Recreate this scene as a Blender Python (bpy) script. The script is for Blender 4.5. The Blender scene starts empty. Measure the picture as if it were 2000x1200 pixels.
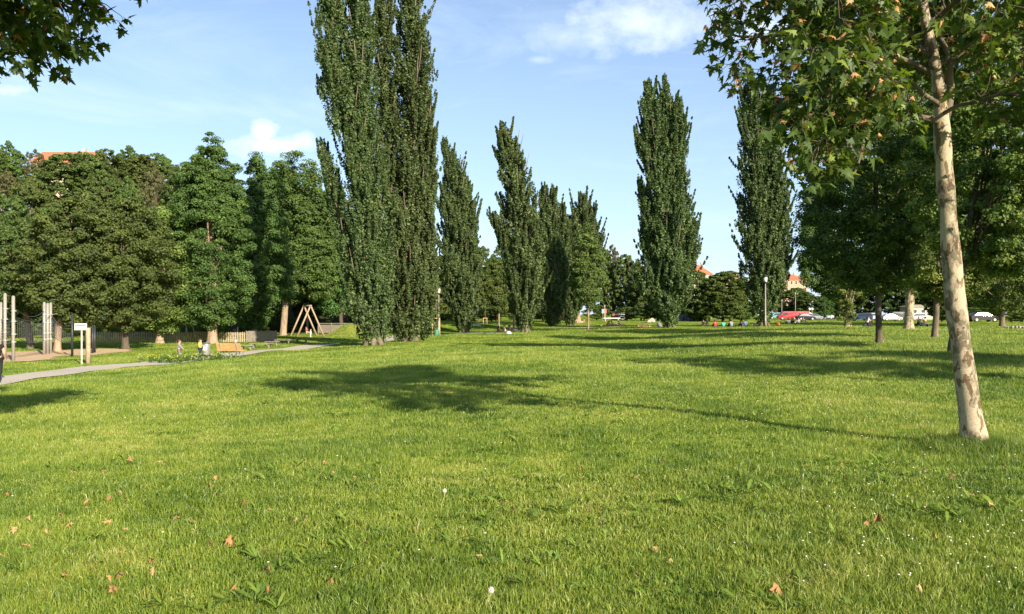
import bpy, math, random
import numpy as np
from mathutils import Vector
PI = math.pi
S = bpy.context.scene
COL = S.collection
# ------------------------------------------------------------------ camera, light, sky
F, HZ, CH = 1540.0, 615.0, 1.6            # focal length in photo pixels, horizon row, eye height
cam_d = bpy.data.cameras.new('camera'); cam = bpy.data.objects.new('camera', cam_d); COL.objects.link(cam)
cam.location = (0, 0, CH); cam.rotation_euler = (PI/2, 0, 0)
cam_d.sensor_width = 36; cam_d.lens = 36*F/2000; cam_d.shift_y = (HZ-600)/2000; cam_d.clip_end = 6000; cam_d.clip_start = 0.1
S.camera = cam
S.render.resolution_x, S.render.resolution_y = 1024, 614
S.view_settings.view_transform = 'Standard'; S.view_settings.look = 'None'
S.view_settings.gamma = 1; S.view_settings.exposure = 1.05
SUN_EL = math.radians(24); SX, SY = 0.56, -0.8285     # towards the sun (behind the camera, to the right)
sd = Vector((SX*math.cos(SUN_EL), SY*math.cos(SUN_EL), math.sin(SUN_EL)))
sl = bpy.data.lights.new('sun', 'SUN'); sl.energy = 5.0; sl.angle = math.radians(0.6); sl.color = (1.0, 0.87, 0.68)
so = bpy.data.objects.new('sun', sl); COL.objects.link(so); so.rotation_euler = sd.to_track_quat('Z', 'Y').to_euler(); so.location = (0, 0, 60)
W = bpy.data.worlds.new('World'); S.world = W; W.use_nodes = True
wt = W.node_tree; wt.nodes.clear()
def nn(t, typ, **k):
    n = t.nodes.new(typ)
    for a, v in k.items():
        if a.startswith('i_'):
            key = a[2:]; key = int(key) if key.isdigit() else key.replace('_', ' ')
            n.inputs[key].default_value = v
        else: setattr(n, a, v)
    return n
def mth(t, op, a, b=None, c=None, clamp=False):
    n = t.nodes.new('ShaderNodeMath'); n.operation = op; n.use_clamp = clamp
    for i, v in enumerate((a, b, c)):
        if v is None: continue
        if isinstance(v, (int, float)): n.inputs[i].default_value = v
        else: t.links.new(v, n.inputs[i])
    return n.outputs[0]
def sky_world():
    t = wt; L = t.links
    sky = nn(t, 'ShaderNodeTexSky', sky_type='NISHITA', sun_disc=False)
    sky.sun_elevation = SUN_EL; sky.sun_rotation = math.atan2(SX, SY)
    sky.air_density = 1.0; sky.dust_density = 0.6; sky.ozone_density = 2.2
    tc = nn(t, 'ShaderNodeTexCoord'); sep = nn(t, 'ShaderNodeSeparateXYZ'); L.new(tc.outputs['Generated'], sep.inputs[0])
    y = mth(t, 'MAXIMUM', sep.outputs[1], 0.05)
    u = mth(t, 'DIVIDE', sep.outputs[0], y); v = mth(t, 'DIVIDE', sep.outputs[2], y)
    comb = nn(t, 'ShaderNodeCombineXYZ'); L.new(u, comb.inputs[0]); L.new(v, comb.inputs[1])
    def noise(scale, sx, sy, det=8, rough=.6, off=0.0, dist=0.0):
        m = nn(t, 'ShaderNodeMapping'); m.inputs['Scale'].default_value = (sx, sy, 1); m.inputs['Location'].default_value = (off, off*.7, off)
        L.new(comb.outputs[0], m.inputs[0])
        n = nn(t, 'ShaderNodeTexNoise', i_Scale=scale, i_Detail=det, i_Roughness=rough, i_Distortion=dist); L.new(m.outputs[0], n.inputs['Vector'])
        return n.outputs['Fac']
    n1 = noise(9, 1, 1.6); n2 = noise(26, 1, 1.3, off=3.1)
    def blob(px, py, hx, hy, amp, soft):
        du = mth(t, 'DIVIDE', mth(t, 'SUBTRACT', u, (px-1000)/F), hx/F)
        dv = mth(t, 'DIVIDE', mth(t, 'SUBTRACT', v, (HZ-py)/F), hy/F)
        r = mth(t, 'SQRT', mth(t, 'ADD', mth(t, 'MULTIPLY', du, du), mth(t, 'MULTIPLY', dv, dv)))
        e = mth(t, 'ADD', r, mth(t, 'MULTIPLY', mth(t, 'SUBTRACT', n2, .5), 1.7)); e = mth(t, 'ADD', e, mth(t, 'MULTIPLY', mth(t, 'SUBTRACT', n1, .5), 1.2))
        k = mth(t, 'DIVIDE', mth(t, 'SUBTRACT', 1.0, e), soft, clamp=True)
        return mth(t, 'MULTIPLY', k, amp)
    parts = [blob(525, 283, 105, 27, .72, .75), blob(518, 262, 38, 28, .72, .6), blob(590, 275, 32, 22, .5, .6), blob(1270, 40, 230, 75, .62, 1.0),
             blob(1100, 70, 90, 40, .35, 1.0), blob(25, 176, 70, 17, .5, .9), blob(1050, 117, 30, 9, .3, 1.2), blob(1500, 60, 150, 60, .5, 1.0)]
    tot = parts[0]
    for p in parts[1:]: tot = mth(t, 'MAXIMUM', tot, p)
    c1 = noise(3.2, 1, 3.4, det=10, rough=.62, off=1.7, dist=.6)
    wisp = mth(t, 'MULTIPLY', mth(t, 'SUBTRACT', c1, .50), .9, clamp=True)
    hz = mth(t, 'MULTIPLY', mth(t, 'SUBTRACT', .62, v, clamp=True), .88)
    tot = mth(t, 'MAXIMUM', tot, wisp)
    mix0 = nn(t, 'ShaderNodeMix', data_type='RGBA'); L.new(hz, mix0.inputs[0]); L.new(sky.outputs[0], mix0.inputs['A']); mix0.inputs['B'].default_value = (4.2, 5.55, 8.1, 1)
    mix = nn(t, 'ShaderNodeMix', data_type='RGBA'); L.new(tot, mix.inputs[0]); L.new(mix0.outputs['Result'], mix.inputs['A']); mix.inputs['B'].default_value = (7.3, 7.9, 8.8, 1)
    bg = nn(t, 'ShaderNodeBackground', i_Strength=0.088); L.new(mix.outputs['Result'], bg.inputs[0])
    o = nn(t, 'ShaderNodeOutputWorld'); L.new(bg.outputs[0], o.inputs[0])
sky_world()
# ------------------------------------------------------------------ terrain
def at(px, py, d): return np.array([(px-1000)/F*d, d, CH+(HZ-py)/F*d])
_cp = []
for px, py, d in [(1540,624,205),(1700,626,190),(1900,627,180),(1300,626,190),(1397,640,95),(1495,638,92),(1308,640,90),(1149,645,90),(1020,650,85),(905,650,90),(857,660,92),
                  (730,674,62),(797,668,64),(1127,628,160),(1200,627,170),(1093,635,140),(1717,672,33),(1826,662,40),(1775,643,60),(1858,690,27),
                  (1985,641,70),(1900,640,90),(1355,628,170),(1900,858,10),(1000,760,17.3),(1000,700,30),(1200,680,42),(990,652,78),(940,640,130),(1600,640,80)]:
    p = at(px, py, d); _cp.append((p[0], p[1], p[2]))
_cp += [(0,0,0),(0,-15,0),(-5,5,-.05),(5,5,.05),(-9,14,-.3),(-5,22,-.2),(-12,24,-.65),(-8,32,-.5),(-9,42,-.65),(-21,30,-1.1),(-22,42,-1.15),(-19,50,-1.18),(-35,45,-1.15),(-50,60,-1.2),(-28,52,-1.15),(-16,62,-1.2),
        (-15,77,-1.2),(-30,77,-1.2),(-45,80,-1.2),(-25,100,-1.2),(-40,100,-1.2),(-60,90,-1.2),(-14,98,-1.1),(-40,30,-1.1),(-30,15,-.8),(-40,-10,-.3),(30,15,.5),(30,-15,.2),(45,60,.6),(20,50,.4),(60,120,.5),(-3,50,-.45),(4,70,-.25)]
_cp = np.array(_cp)
def terrain(x, y):
    x = np.asarray(x, float); y = np.asarray(y, float); sh = x.shape
    xf, yf = x.ravel(), y.ravel(); out = np.empty_like(xf)
    for i in range(0, len(xf), 200000):
        a = xf[i:i+200000, None]; b = yf[i:i+200000, None]
        # scale distances down with range so that far control points spread widely
        sc = 1/(6+0.12*np.hypot(a, b))
        w = 1/((((a-_cp[None,:,0])**2+(b-_cp[None,:,1])**2)*sc**2+.12)**2)
        out[i:i+200000] = (w*_cp[None,:,2]).sum(1)/w.sum(1)
    def ss(t): t = np.clip(t, 0, 1); return t*t*(3-2*t)
    far = ss((np.hypot(xf, yf)-230)/150); out = out*(1-far)+.4*far
    hill = 25*ss((yf-103)/72)*ss((-xf-16)/46); out = out+hill
    out = out+.05*np.sin(xf*.9+1.3)*np.sin(yf*.7+xf*.2)*np.clip(np.hypot(xf, yf)/8, 0, 1)*(np.hypot(xf, yf) < 200)
    out = out+1.1*np.exp(-(((xf+11.5)/9)**2+((yf-128)/10)**2)) # low grassy rise behind the poplars
    return out.reshape(sh)
def gz(x, y): return float(terrain(np.array([x]), np.array([y]))[0])
def G(px, py, dmin=2.5, dmax=400):        # where the sight line through a photo pixel meets the ground
    ds = np.geomspace(dmin, dmax, 1500); X = (px-1000)/F*ds; Z = CH+(HZ-py)/F*ds
    k = np.nonzero(Z <= terrain(X, ds))[0]
    d = ds[k[0]] if len(k) else dmax
    return (px-1000)/F*d, d, gz((px-1000)/F*d, d)
def GD(px, d):
    x = (px-1000)/F*d; return x, d, gz(x, d)
# ------------------------------------------------------------------ helpers
def put(o, parent=None): COL.objects.link(o); o.parent = parent; return o
def tag(o, label=None, cat=None, group=None, kind=None):
    if label: o['label'] = label
    if cat: o['category'] = cat
    if group: o['group'] = group
    if kind: o['kind'] = kind
    return o
def thing(name, label, cat, loc, rz=0, group=None):
    o = bpy.data.objects.new(name, None); o.empty_display_size = .3; put(o); o.location = loc; o.rotation_euler = (0, 0, rz)
    return tag(o, label, cat, group)
def copy_thing(root, label, loc, rz=0, group=None, scale=(1,1,1)):
    r = root.copy(); COL.objects.link(r); r.location = loc; r.rotation_euler = (0, 0, rz); r.scale = scale; r['label'] = label
    if group: r['group'] = group
    for ch in list(root.children):
        c = ch.copy(); COL.objects.link(c); c.parent = r
        for g in list(ch.children):
            e = g.copy(); COL.objects.link(e); e.parent = c
    return r
def np_mesh(name, V, faces_list, mats, parent=None, smooth=False, attr=None, matidx=None):
    """faces_list: list of (n,k) int arrays"""
    me = bpy.data.meshes.new(name); V = np.asarray(V, np.float32)
    me.vertices.add(len(V)); me.vertices.foreach_set('co', V.ravel())
    loops = np.concatenate([f.ravel() for f in faces_list]).astype(np.int32)
    tot = np.concatenate([np.full(len(f), f.shape[1], np.int32) for f in faces_list])
    st = np.concatenate([[0], np.cumsum(tot)[:-1]]).astype(np.int32)
    me.loops.add(len(loops)); me.loops.foreach_set('vertex_index', loops)
    me.polygons.add(len(tot)); me.polygons.foreach_set('loop_start', st)
    try: me.polygons.foreach_set('loop_total', tot)
    except Exception: pass
    me.update(calc_edges=True)
    if attr is not None:
        a = me.attributes.new('rnd', 'FLOAT', 'FACE'); a.data.foreach_set('value', np.asarray(attr, np.float32))
    for m in (mats if isinstance(mats, (list, tuple)) else [mats]): me.materials.append(m)
    if matidx is not None: me.polygons.foreach_set('material_index', np.asarray(matidx, np.int32))
    me.polygons.foreach_set('use_smooth', np.full(len(tot), smooth))
    o = bpy.data.objects.new(name, me); put(o, parent); return o
class MB:
    def __init__(s): s.v = []; s.f = []; s.m = []
    def add(s, vs, fs, m=0):
        b = len(s.v); s.v += [tuple(map(float, v)) for v in vs]
        for f in fs: s.f.append([b+i for i in f]); s.m.append(m)
    def box(s, c, d, m=0, rz=0, bev=0.0, M=None):
        x, y, z = [k/2 for k in d]; b = min(bev, x*.9, y*.9, z*.9); vs = []; fs = []
        if b <= 0:
            vs = [(i*x, j*y, k*z) for k in (-1,1) for j in (-1,1) for i in (-1,1)]
            fs = [(0,2,3,1),(4,5,7,6),(0,1,5,4),(2,6,7,3),(0,4,6,2),(1,3,7,5)]
        else:
            for k in ((-z,b),(-z+b,0),(z-b,0),(z,b)):
                ins = k[1]
                ring = [(x-b,y-ins),(x-ins,y-b),(x-ins,-y+b),(x-b,-y+ins),(-x+b,-y+ins),(-x+ins,-y+b),(-x+ins,y-b),(-x+b,y-ins)]
                vs += [(p[0], p[1], k[0]) for p in ring]
            for r in range(3):
                for i in range(8):
                    j = (i+1) % 8; fs.append((r*8+i, r*8+8+i, r*8+8+j, r*8+j))
            fs.append(tuple(range(8))); fs.append(tuple(range(31, 23, -1)))
        cr, sr = math.cos(rz), math.sin(rz); out = []
        for p in vs:
            if M is not None: p = M @ Vector(p)
            out.append((c[0]+p[0]*cr-p[1]*sr, c[1]+p[0]*sr+p[1]*cr, c[2]+p[2]))
        s.add(out, fs, m)
    def bar(s, a, b, w, h, m=0):          # rectangular bar from a to b
        a = Vector(a); b = Vector(b); d = (b-a); q = d.to_track_quat('X', 'Z'); c = (a+b)/2
        s.box(c, (d.length, w, h), m, M=q.to_matrix())
    def tube(s, pts, rad, n=10, m=0, cap=True):
        pts = [Vector(p) for p in pts]; rad = rad if isinstance(rad, (list, tuple)) else [rad]*len(pts)
        vs = []; fs = []; ref = None
        for i, p in enumerate(pts):
            t = (pts[min(i+1, len(pts)-1)]-pts[max(i-1, 0)]).normalized()
            if ref is None: ref = Vector((1,0,0)) if abs(t.x) < .8 else Vector((0,1,0))
            a = (ref-t*ref.dot(t)).normalized(); b = t.cross(a); ref = a
            for k in range(n):
                w = 2*PI*k/n; vs.append(p+(a*math.cos(w)+b*math.sin(w))*rad[i])
        for i in range(len(pts)-1):
            for k in range(n):
                j = (k+1) % n; fs.append((i*n+k, i*n+j, i*n+n+j, i*n+n+k))
        if cap: fs.append(tuple(range(n-1, -1, -1))); fs.append(tuple(range((len(pts)-1)*n, len(pts)*n)))
        s.add(vs, fs, m)
    def ball(s, c, r, n=10, k=7, m=0, sc=(1,1,1)):
        vs = [(c[0], c[1], c[2]+r*sc[2])]; fs = []
        for i in range(1, k):
            th = PI*i/k
            for j in range(n):
                ph = 2*PI*j/n; vs.append((c[0]+r*sc[0]*math.sin(th)*math.cos(ph), c[1]+r*sc[1]*math.sin(th)*math.sin(ph), c[2]+r*sc[2]*math.cos(th)))
        vs.append((c[0], c[1], c[2]-r*sc[2]))
        for j in range(n): fs.append((0, 1+j, 1+(j+1) % n)); fs.append((len(vs)-1, 1+(k-2)*n+(j+1) % n, 1+(k-2)*n+j))
        for i in range(k-2):
            for j in range(n): a = 1+i*n+j; b = 1+i*n+(j+1) % n; fs.append((a, a+n, b+n, b))
        s.add(vs, fs, m)
    def prism(s, prof, y0, y1, m=0):      # profile in xz, extruded along y
        n = len(prof); vs = [(p[0], y0, p[1]) for p in prof]+[(p[0], y1, p[1]) for p in prof]
        fs = [tuple(range(n)), tuple(range(2*n-1, n-1, -1))]+[(i, i+n, (i+1) % n+n, (i+1) % n) for i in range(n)]
        s.add(vs, fs, m)
    def build(s, name, mats, parent=None, smooth=False):
        me = bpy.data.meshes.new(name); me.from_pydata(s.v, [], s.f)
        for m in (mats if isinstance(mats, (list, tuple)) else [mats]): me.materials.append(m)
        for p, i in zip(me.polygons, s.m): p.material_index = i; p.use_smooth = smooth
        me.update(); return put(bpy.data.objects.new(name, me), parent)
# ------------------------------------------------------------------ materials
def mat(name): m = bpy.data.materials.new(name); m.use_nodes = True; t = m.node_tree; t.nodes.clear(); return m, t
def ramp(t, fac, stops):
    r = t.nodes.new('ShaderNodeValToRGB'); t.links.new(fac, r.inputs[0]); e = r.color_ramp.elements
    while len(e) < len(stops): e.new(.5)
    for i, (p, c) in enumerate(stops): e[i].position = p; e[i].color = (*c, 1)
    return r.outputs[0]
def simple(name, col, rough=.6, metal=0, var=.25, scale=6, bump=.0, spec=.4, obj=True):
    m, t = mat(name); L = t.links
    tc = nn(t, 'ShaderNodeTexCoord'); n = nn(t, 'ShaderNodeTexNoise', i_Scale=scale, i_Detail=6, i_Roughness=.6); L.new(tc.outputs['Object' if obj else 'Generated'], n.inputs['Vector'])
    c = ramp(t, n.outputs['Fac'], [(.3, tuple(k*(1-var) for k in col)), (.7, tuple(min(1, k*(1+var)) for k in col))])
    p = nn(t, 'ShaderNodeBsdfPrincipled', i_Roughness=rough, i_Metallic=metal); L.new(c, p.inputs['Base Color']); p.inputs['Specular IOR Level'].default_value = spec
    if bump:
        b = nn(t, 'ShaderNodeBump', i_Strength=bump, i_Distance=.02); L.new(n.outputs['Fac'], b.inputs['Height']); L.new(b.outputs[0], p.inputs['Normal'])
    o = nn(t, 'ShaderNodeOutputMaterial'); L.new(p.outputs[0], o.inputs[0]); return m
def leafmat(name, dark, mid, light, trans=.35, rough=.55, vary=.3, gloss=.018):
    m, t = mat(name); L = t.links
    at_ = nn(t, 'ShaderNodeAttribute', attribute_name='rnd'); c = ramp(t, at_.outputs['Fac'], [(0, dark), (.5, mid), (1, light)])
    oi = nn(t, 'ShaderNodeObjectInfo'); hs = nn(t, 'ShaderNodeHueSaturation')
    L.new(mth(t, 'MULTIPLY_ADD', oi.outputs['Random'], .05*vary/.35, .5-.025*vary/.35), hs.inputs['Hue']); L.new(mth(t, 'MULTIPLY_ADD', oi.outputs['Random'], vary, 1-vary/2), hs.inputs['Value']); L.new(c, hs.inputs['Color'])
    tc = nn(t, 'ShaderNodeTexCoord'); n = nn(t, 'ShaderNodeTexNoise', i_Scale=.45, i_Detail=3); L.new(tc.outputs['Object'], n.inputs['Vector'])
    hv = nn(t, 'ShaderNodeHueSaturation'); L.new(mth(t, 'MULTIPLY_ADD', n.outputs['Fac'], .9, .55), hv.inputs['Value']); L.new(hs.outputs[0], hv.inputs['Color'])
    d = nn(t, 'ShaderNodeBsdfDiffuse'); L.new(hv.outputs[0], d.inputs[0]); tr = nn(t, 'ShaderNodeBsdfTranslucent')
    h2 = nn(t, 'ShaderNodeHueSaturation', i_Hue=.49, i_Saturation=1.15, i_Value=1.25); L.new(hv.outputs[0], h2.inputs['Color']); L.new(h2.outputs[0], tr.inputs[0])
    mx = nn(t, 'ShaderNodeMixShader', i_Fac=trans); L.new(d.outputs[0], mx.inputs[1]); L.new(tr.outputs[0], mx.inputs[2])
    g = nn(t, 'ShaderNodeBsdfGlossy', i_Roughness=rough); g.inputs[0].default_value = (.9, .95, 1, 1)
    m2 = nn(t, 'ShaderNodeMixShader', i_Fac=gloss); L.new(mx.outputs[0], m2.inputs[1]); L.new(g.outputs[0], m2.inputs[2])
    o = nn(t, 'ShaderNodeOutputMaterial'); L.new(m2.outputs[0], o.inputs[0]); return m
def barkmat(name, a, b, scale=4, zs=.25, bump=.5):
    m, t = mat(name); L = t.links
    tc = nn(t, 'ShaderNodeTexCoord'); mp = nn(t, 'ShaderNodeMapping'); mp.inputs['Scale'].default_value = (1, 1, zs); L.new(tc.outputs['Object'], mp.inputs[0])
    n = nn(t, 'ShaderNodeTexNoise', i_Scale=scale, i_Detail=8, i_Roughness=.7); L.new(mp.outputs[0], n.inputs['Vector'])
    c = ramp(t, n.outputs['Fac'], [(.35, a), (.65, b)]); p = nn(t, 'ShaderNodeBsdfPrincipled', i_Roughness=.9); L.new(c, p.inputs['Base Color'])
    bp = nn(t, 'ShaderNodeBump', i_Strength=bump, i_Distance=.05); L.new(n.outputs['Fac'], bp.inputs['Height']); L.new(bp.outputs[0], p.inputs['Normal'])
    o = nn(t, 'ShaderNodeOutputMaterial'); L.new(p.outputs[0], o.inputs[0]); return m
def planebark(name, sc=1.0):
    m, t = mat(name); L = t.links
    tc = nn(t, 'ShaderNodeTexCoord'); mp = nn(t, 'ShaderNodeMapping'); mp.inputs['Scale'].default_value = (1, 1, .5); L.new(tc.outputs['Object'], mp.inputs[0])
    dn = nn(t, 'ShaderNodeTexNoise', i_Scale=7*sc, i_Detail=4); L.new(mp.outputs[0], dn.inputs['Vector'])
    va = nn(t, 'ShaderNodeVectorMath', operation='MULTIPLY_ADD'); L.new(dn.outputs['Color'], va.inputs[0]); va.inputs[1].default_value = (.35, .35, .35); L.new(mp.outputs[0], va.inputs[2])
    n = nn(t, 'ShaderNodeTexNoise', i_Scale=4.2*sc, i_Detail=2, i_Roughness=.4); L.new(va.outputs[0], n.inputs['Vector'])
    n2 = nn(t, 'ShaderNodeTexNoise', i_Scale=9*sc, i_Detail=2, i_Roughness=.4); L.new(va.outputs[0], n2.inputs['Vector'])
    fine = nn(t, 'ShaderNodeTexNoise', i_Scale=60*sc, i_Detail=6); L.new(tc.outputs['Object'], fine.inputs['Vector'])
    c1 = ramp(t, n.outputs['Fac'], [(0, (.40, .33, .22)), (.47, (.40, .33, .23)), (.485, (.24, .19, .13)), (.53, (.29, .24, .165)), (.545, (.12, .11, .06)), (.60, (.15, .12, .08)), (.615, (.33, .27, .19))])
    c2 = ramp(t, n2.outputs['Fac'], [(0, (.30, .22, .16)), (.40, (.42, .34, .25)), (.415, (1, 1, 1)), (1, (1, 1, 1))])
    mul = nn(t, 'ShaderNodeMix', data_type='RGBA', blend_type='MULTIPLY'); mul.inputs[0].default_value = 1; L.new(c1, mul.inputs['A']); L.new(c2, mul.inputs['B'])
    c3 = ramp(t, fine.outputs['Fac'], [(.3, (.75, .75, .75)), (.65, (1.1, 1.1, 1.1))])
    m3 = nn(t, 'ShaderNodeMix', data_type='RGBA', blend_type='MULTIPLY'); m3.inputs[0].default_value = 1; L.new(mul.outputs['Result'], m3.inputs['A']); L.new(c3, m3.inputs['B'])
    p = nn(t, 'ShaderNodeBsdfPrincipled', i_Roughness=.85); L.new(m3.outputs['Result'], p.inputs['Base Color'])
    bp = nn(t, 'ShaderNodeBump', i_Strength=.6, i_Distance=.012); L.new(n.outputs['Fac'], bp.inputs['Height'])
    b2 = nn(t, 'ShaderNodeBump', i_Strength=.35, i_Distance=.006); L.new(fine.outputs['Fac'], b2.inputs['Height']); L.new(bp.outputs[0], b2.inputs['Normal']); L.new(b2.outputs[0], p.inputs['Normal'])
    o = nn(t, 'ShaderNodeOutputMaterial'); L.new(p.outputs[0], o.inputs[0]); return m
def grassmat(name, blades):
    m, t = mat(name); L = t.links
    tc = nn(t, 'ShaderNodeTexCoord')
    big = nn(t, 'ShaderNodeTexNoise', i_Scale=.22, i_Detail=4, i_Roughness=.6); L.new(tc.outputs['Object'], big.inputs['Vector'])
    med = nn(t, 'ShaderNodeTexNoise', i_Scale=1.6, i_Detail=5, i_Roughness=.65); L.new(tc.outputs['Object'], med.inputs['Vector'])
    f = mth(t, 'ADD', mth(t, 'MULTIPLY', big.outputs['Fac'], .55), mth(t, 'MULTIPLY', med.outputs['Fac'], .45))
    f = mth(t, 'MULTIPLY_ADD', mth(t, 'SUBTRACT', f, .5), 1.55, .5)
    A, B, C_ = (.085,.160,.020), (.200,.290,.034), (.340,.395,.064)
    if blades:
        at_ = nn(t, 'ShaderNodeAttribute', attribute_name='rnd'); f = mth(t, 'MULTIPLY_ADD', at_.outputs['Fac'], .38, mth(t, 'SUBTRACT', f, .19))
        c = ramp(t, f, [(.28, A), (.5, B), (.68, C_), (.84, (.46, .40, .16))])
    else:
        fn = nn(t, 'ShaderNodeTexNoise', i_Scale=9, i_Detail=8, i_Roughness=.75); L.new(tc.outputs['Object'], fn.inputs['Vector'])
        f = mth(t, 'MULTIPLY_ADD', mth(t, 'SUBTRACT', fn.outputs['Fac'], .5), .5, f)
        c0 = ramp(t, f, [(.30, tuple(k*.62 for k in A)), (.5, tuple(k*.8 for k in B)), (.7, tuple(k*.9 for k in C_))])
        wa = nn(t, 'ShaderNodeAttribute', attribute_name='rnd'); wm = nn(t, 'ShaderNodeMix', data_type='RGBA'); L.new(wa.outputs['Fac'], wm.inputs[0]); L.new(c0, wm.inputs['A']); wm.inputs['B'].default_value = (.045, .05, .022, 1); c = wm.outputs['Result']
    d = nn(t, 'ShaderNodeBsdfDiffuse'); L.new(c, d.inputs[0])
    o = nn(t, 'ShaderNodeOutputMaterial')
    if blades:
        tr = nn(t, 'ShaderNodeBsdfTranslucent'); L.new(c, tr.inputs[0]); mx = nn(t, 'ShaderNodeMixShader', i_Fac=.4); L.new(d.outputs[0], mx.inputs[1]); L.new(tr.outputs[0], mx.inputs[2])
        g = nn(t, 'ShaderNodeBsdfGlossy', i_Roughness=.45); m2 = nn(t, 'ShaderNodeMixShader', i_Fac=.04); L.new(mx.outputs[0], m2.inputs[1]); L.new(g.outputs[0], m2.inputs[2]); L.new(m2.outputs[0], o.inputs[0])
    else:
        fb = nn(t, 'ShaderNodeTexNoise', i_Scale=14, i_Detail=6); L.new(tc.outputs['Object'], fb.inputs['Vector'])
        bp = nn(t, 'ShaderNodeBump', i_Strength=.8, i_Distance=.06); L.new(fb.outputs['Fac'], bp.inputs['Height']); L.new(bp.outputs[0], d.inputs['Normal']); L.new(d.outputs[0], o.inputs[0])
    return m
M = {}
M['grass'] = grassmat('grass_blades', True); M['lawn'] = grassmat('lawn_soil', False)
M['poplar'] = leafmat('poplar_leaf', (.044,.074,.023), (.088,.136,.042), (.20,.25,.09), gloss=.02, rough=.5, vary=.14)
M['maple'] = leafmat('maple_leaf', (.038,.070,.016), (.080,.130,.028), (.15,.205,.046))
M['bright'] = leafmat('bright_leaf', (.045,.090,.020), (.085,.155,.032), (.15,.22,.048))
M['linden'] = leafmat('linden_leaf', (.055,.095,.020), (.125,.190,.036), (.31,.37,.09))
M['brownish'] = leafmat('thin_leaf', (.075,.075,.030), (.12,.12,.048), (.20,.17,.08))
M['mid'] = leafmat('mid_leaf', (.050,.086,.019), (.098,.152,.032), (.18,.225,.052))
M['plane'] = leafmat('plane_leaf', (.038,.070,.016), (.090,.150,.027), (.27,.34,.06), trans=.42, vary=.1, gloss=.02, rough=.5)
M['dead'] = leafmat('dead_leaf', (.30,.15,.06), (.52,.31,.13), (.66,.45,.22), trans=.2, vary=.1)
M['weed'] = leafmat('weed_leaf', (.085,.155,.022), (.17,.255,.034), (.28,.36,.06), trans=.3, vary=.1, gloss=.03)
M['bark'] = barkmat('bark', (.075,.058,.040), (.19,.15,.105)); M['darkbark'] = barkmat('dark_bark', (.04,.032,.024), (.11,.085,.06))
M['palebark'] = barkmat('pale_bark', (.17,.12,.08), (.40,.30,.20)); M['planebark'] = planebark('plane_bark', 1.0); M['twig'] = barkmat('twig', (.05,.035,.025), (.13,.095,.065), 20)
M['sand'] = simple('sand', (.52,.37,.22), .95, var=.15, scale=3, bump=.3); M['path'] = simple('path_gravel', (.46,.41,.33), .95, var=.12, scale=8, bump=.3)
M['asphalt'] = simple('asphalt', (.11,.11,.11), .9, var=.2, scale=3)
M['wood'] = simple('honey_wood', (.50,.31,.12), .6, var=.18, scale=9); M['oldwood'] = simple('old_wood', (.42,.35,.22), .85, var=.35, scale=7); M['greywood'] = simple('grey_wood', (.20,.175,.14), .9, var=.35, scale=7)
M['postwood'] = simple('post_wood', (.36,.27,.185), .8, var=.25, scale=5); M['stake'] = simple('stake_wood', (.52,.36,.19), .8, var=.2, scale=6)
M['steel'] = simple('galvanised_steel', (.42,.43,.43), .45, .6, var=.15, scale=12); M['darkmetal'] = simple('dark_metal', (.045,.05,.055), .5, .5, var=.2)
M['polegrey'] = simple('pole_grey', (.30,.285,.25), .5, .1, var=.12); M['white'] = simple('white_paint', (.75,.75,.73), .5, var=.06); M['green'] = simple('green_paint', (.05,.22,.13), .5, var=.1)
M['net'] = simple('net_rope', (.09,.095,.11), .8, var=.2, scale=30); M['black'] = simple('black', (.02,.02,.022), .7, var=.2)
M['rubber'] = simple('tyre_rubber', (.022,.022,.022), .85, var=.1)
M['stone'] = simple('stone', (.38,.34,.27), .9, var=.2, scale=4, bump=.3)
def glassmat():
    m, t = mat('window_glass'); p = nn(t, 'ShaderNodeBsdfPrincipled', i_Roughness=.08); p.inputs['Base Color'].default_value = (.03, .04, .05, 1); p.inputs['Specular IOR Level'].default_value = .8
    o = nn(t, 'ShaderNodeOutputMaterial'); t.links.new(p.outputs[0], o.inputs[0]); return m
M['glass'] = glassmat()
_cache = {}
def paint(col, rough=.6, metal=0, var=.12):
    k = (col, rough, metal)
    if k not in _cache: _cache[k] = simple('surface_colour', col, rough, metal, var=var, scale=14)
    return _cache[k]
def cloth(col): return paint(col, .9, 0, .2)
# ------------------------------------------------------------------ ground sheet, path, sand, roads
PATH = [(x, y) for x, y, _ in [G(-160,765), G(0,744), G(100,730), G(200,719), G(300,711)]] + [(-19.8,50),(-18.6,56),(-17.3,62),(-15.6,70),(-13.8,78),(-12.0,86),(-10.3,93),(-8.6,99),(-5.5,103),(-1,105),(6,108),(16,113)]
PATH2 = [(-12.0,86),(-14.5,96),(-18,104)]
def seg_dist(x, y, poly):
    d = np.full(x.shape, 1e9)
    for (ax, ay), (bx, by) in zip(poly[:-1], poly[1:]):
        L2 = (bx-ax)**2+(by-ay)**2; t = np.clip(((x-ax)*(bx-ax)+(y-ay)*(by-ay))/L2, 0, 1); d = np.minimum(d, np.hypot(x-ax-t*(bx-ax), y-ay-t*(by-ay)))
    return d
SAND = [G(px, py)[:2] for px, py in [(-150,712),(0,708),(60,708),(92,704),(115,697),(190,694),(258,688),(252,684),(150,683),(60,687),(-150,689)]]
def inside(x, y, poly):
    c = np.zeros(x.shape, bool); n = len(poly)
    for i in range(n):
        ax, ay = poly[i]; bx, by = poly[(i+1) % n]
        if ay == by: continue
        hit = ((ay > y) != (by > y)) & (x < (bx-ax)*(y-ay)/(by-ay)+ax); c ^= hit
    return c
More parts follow.
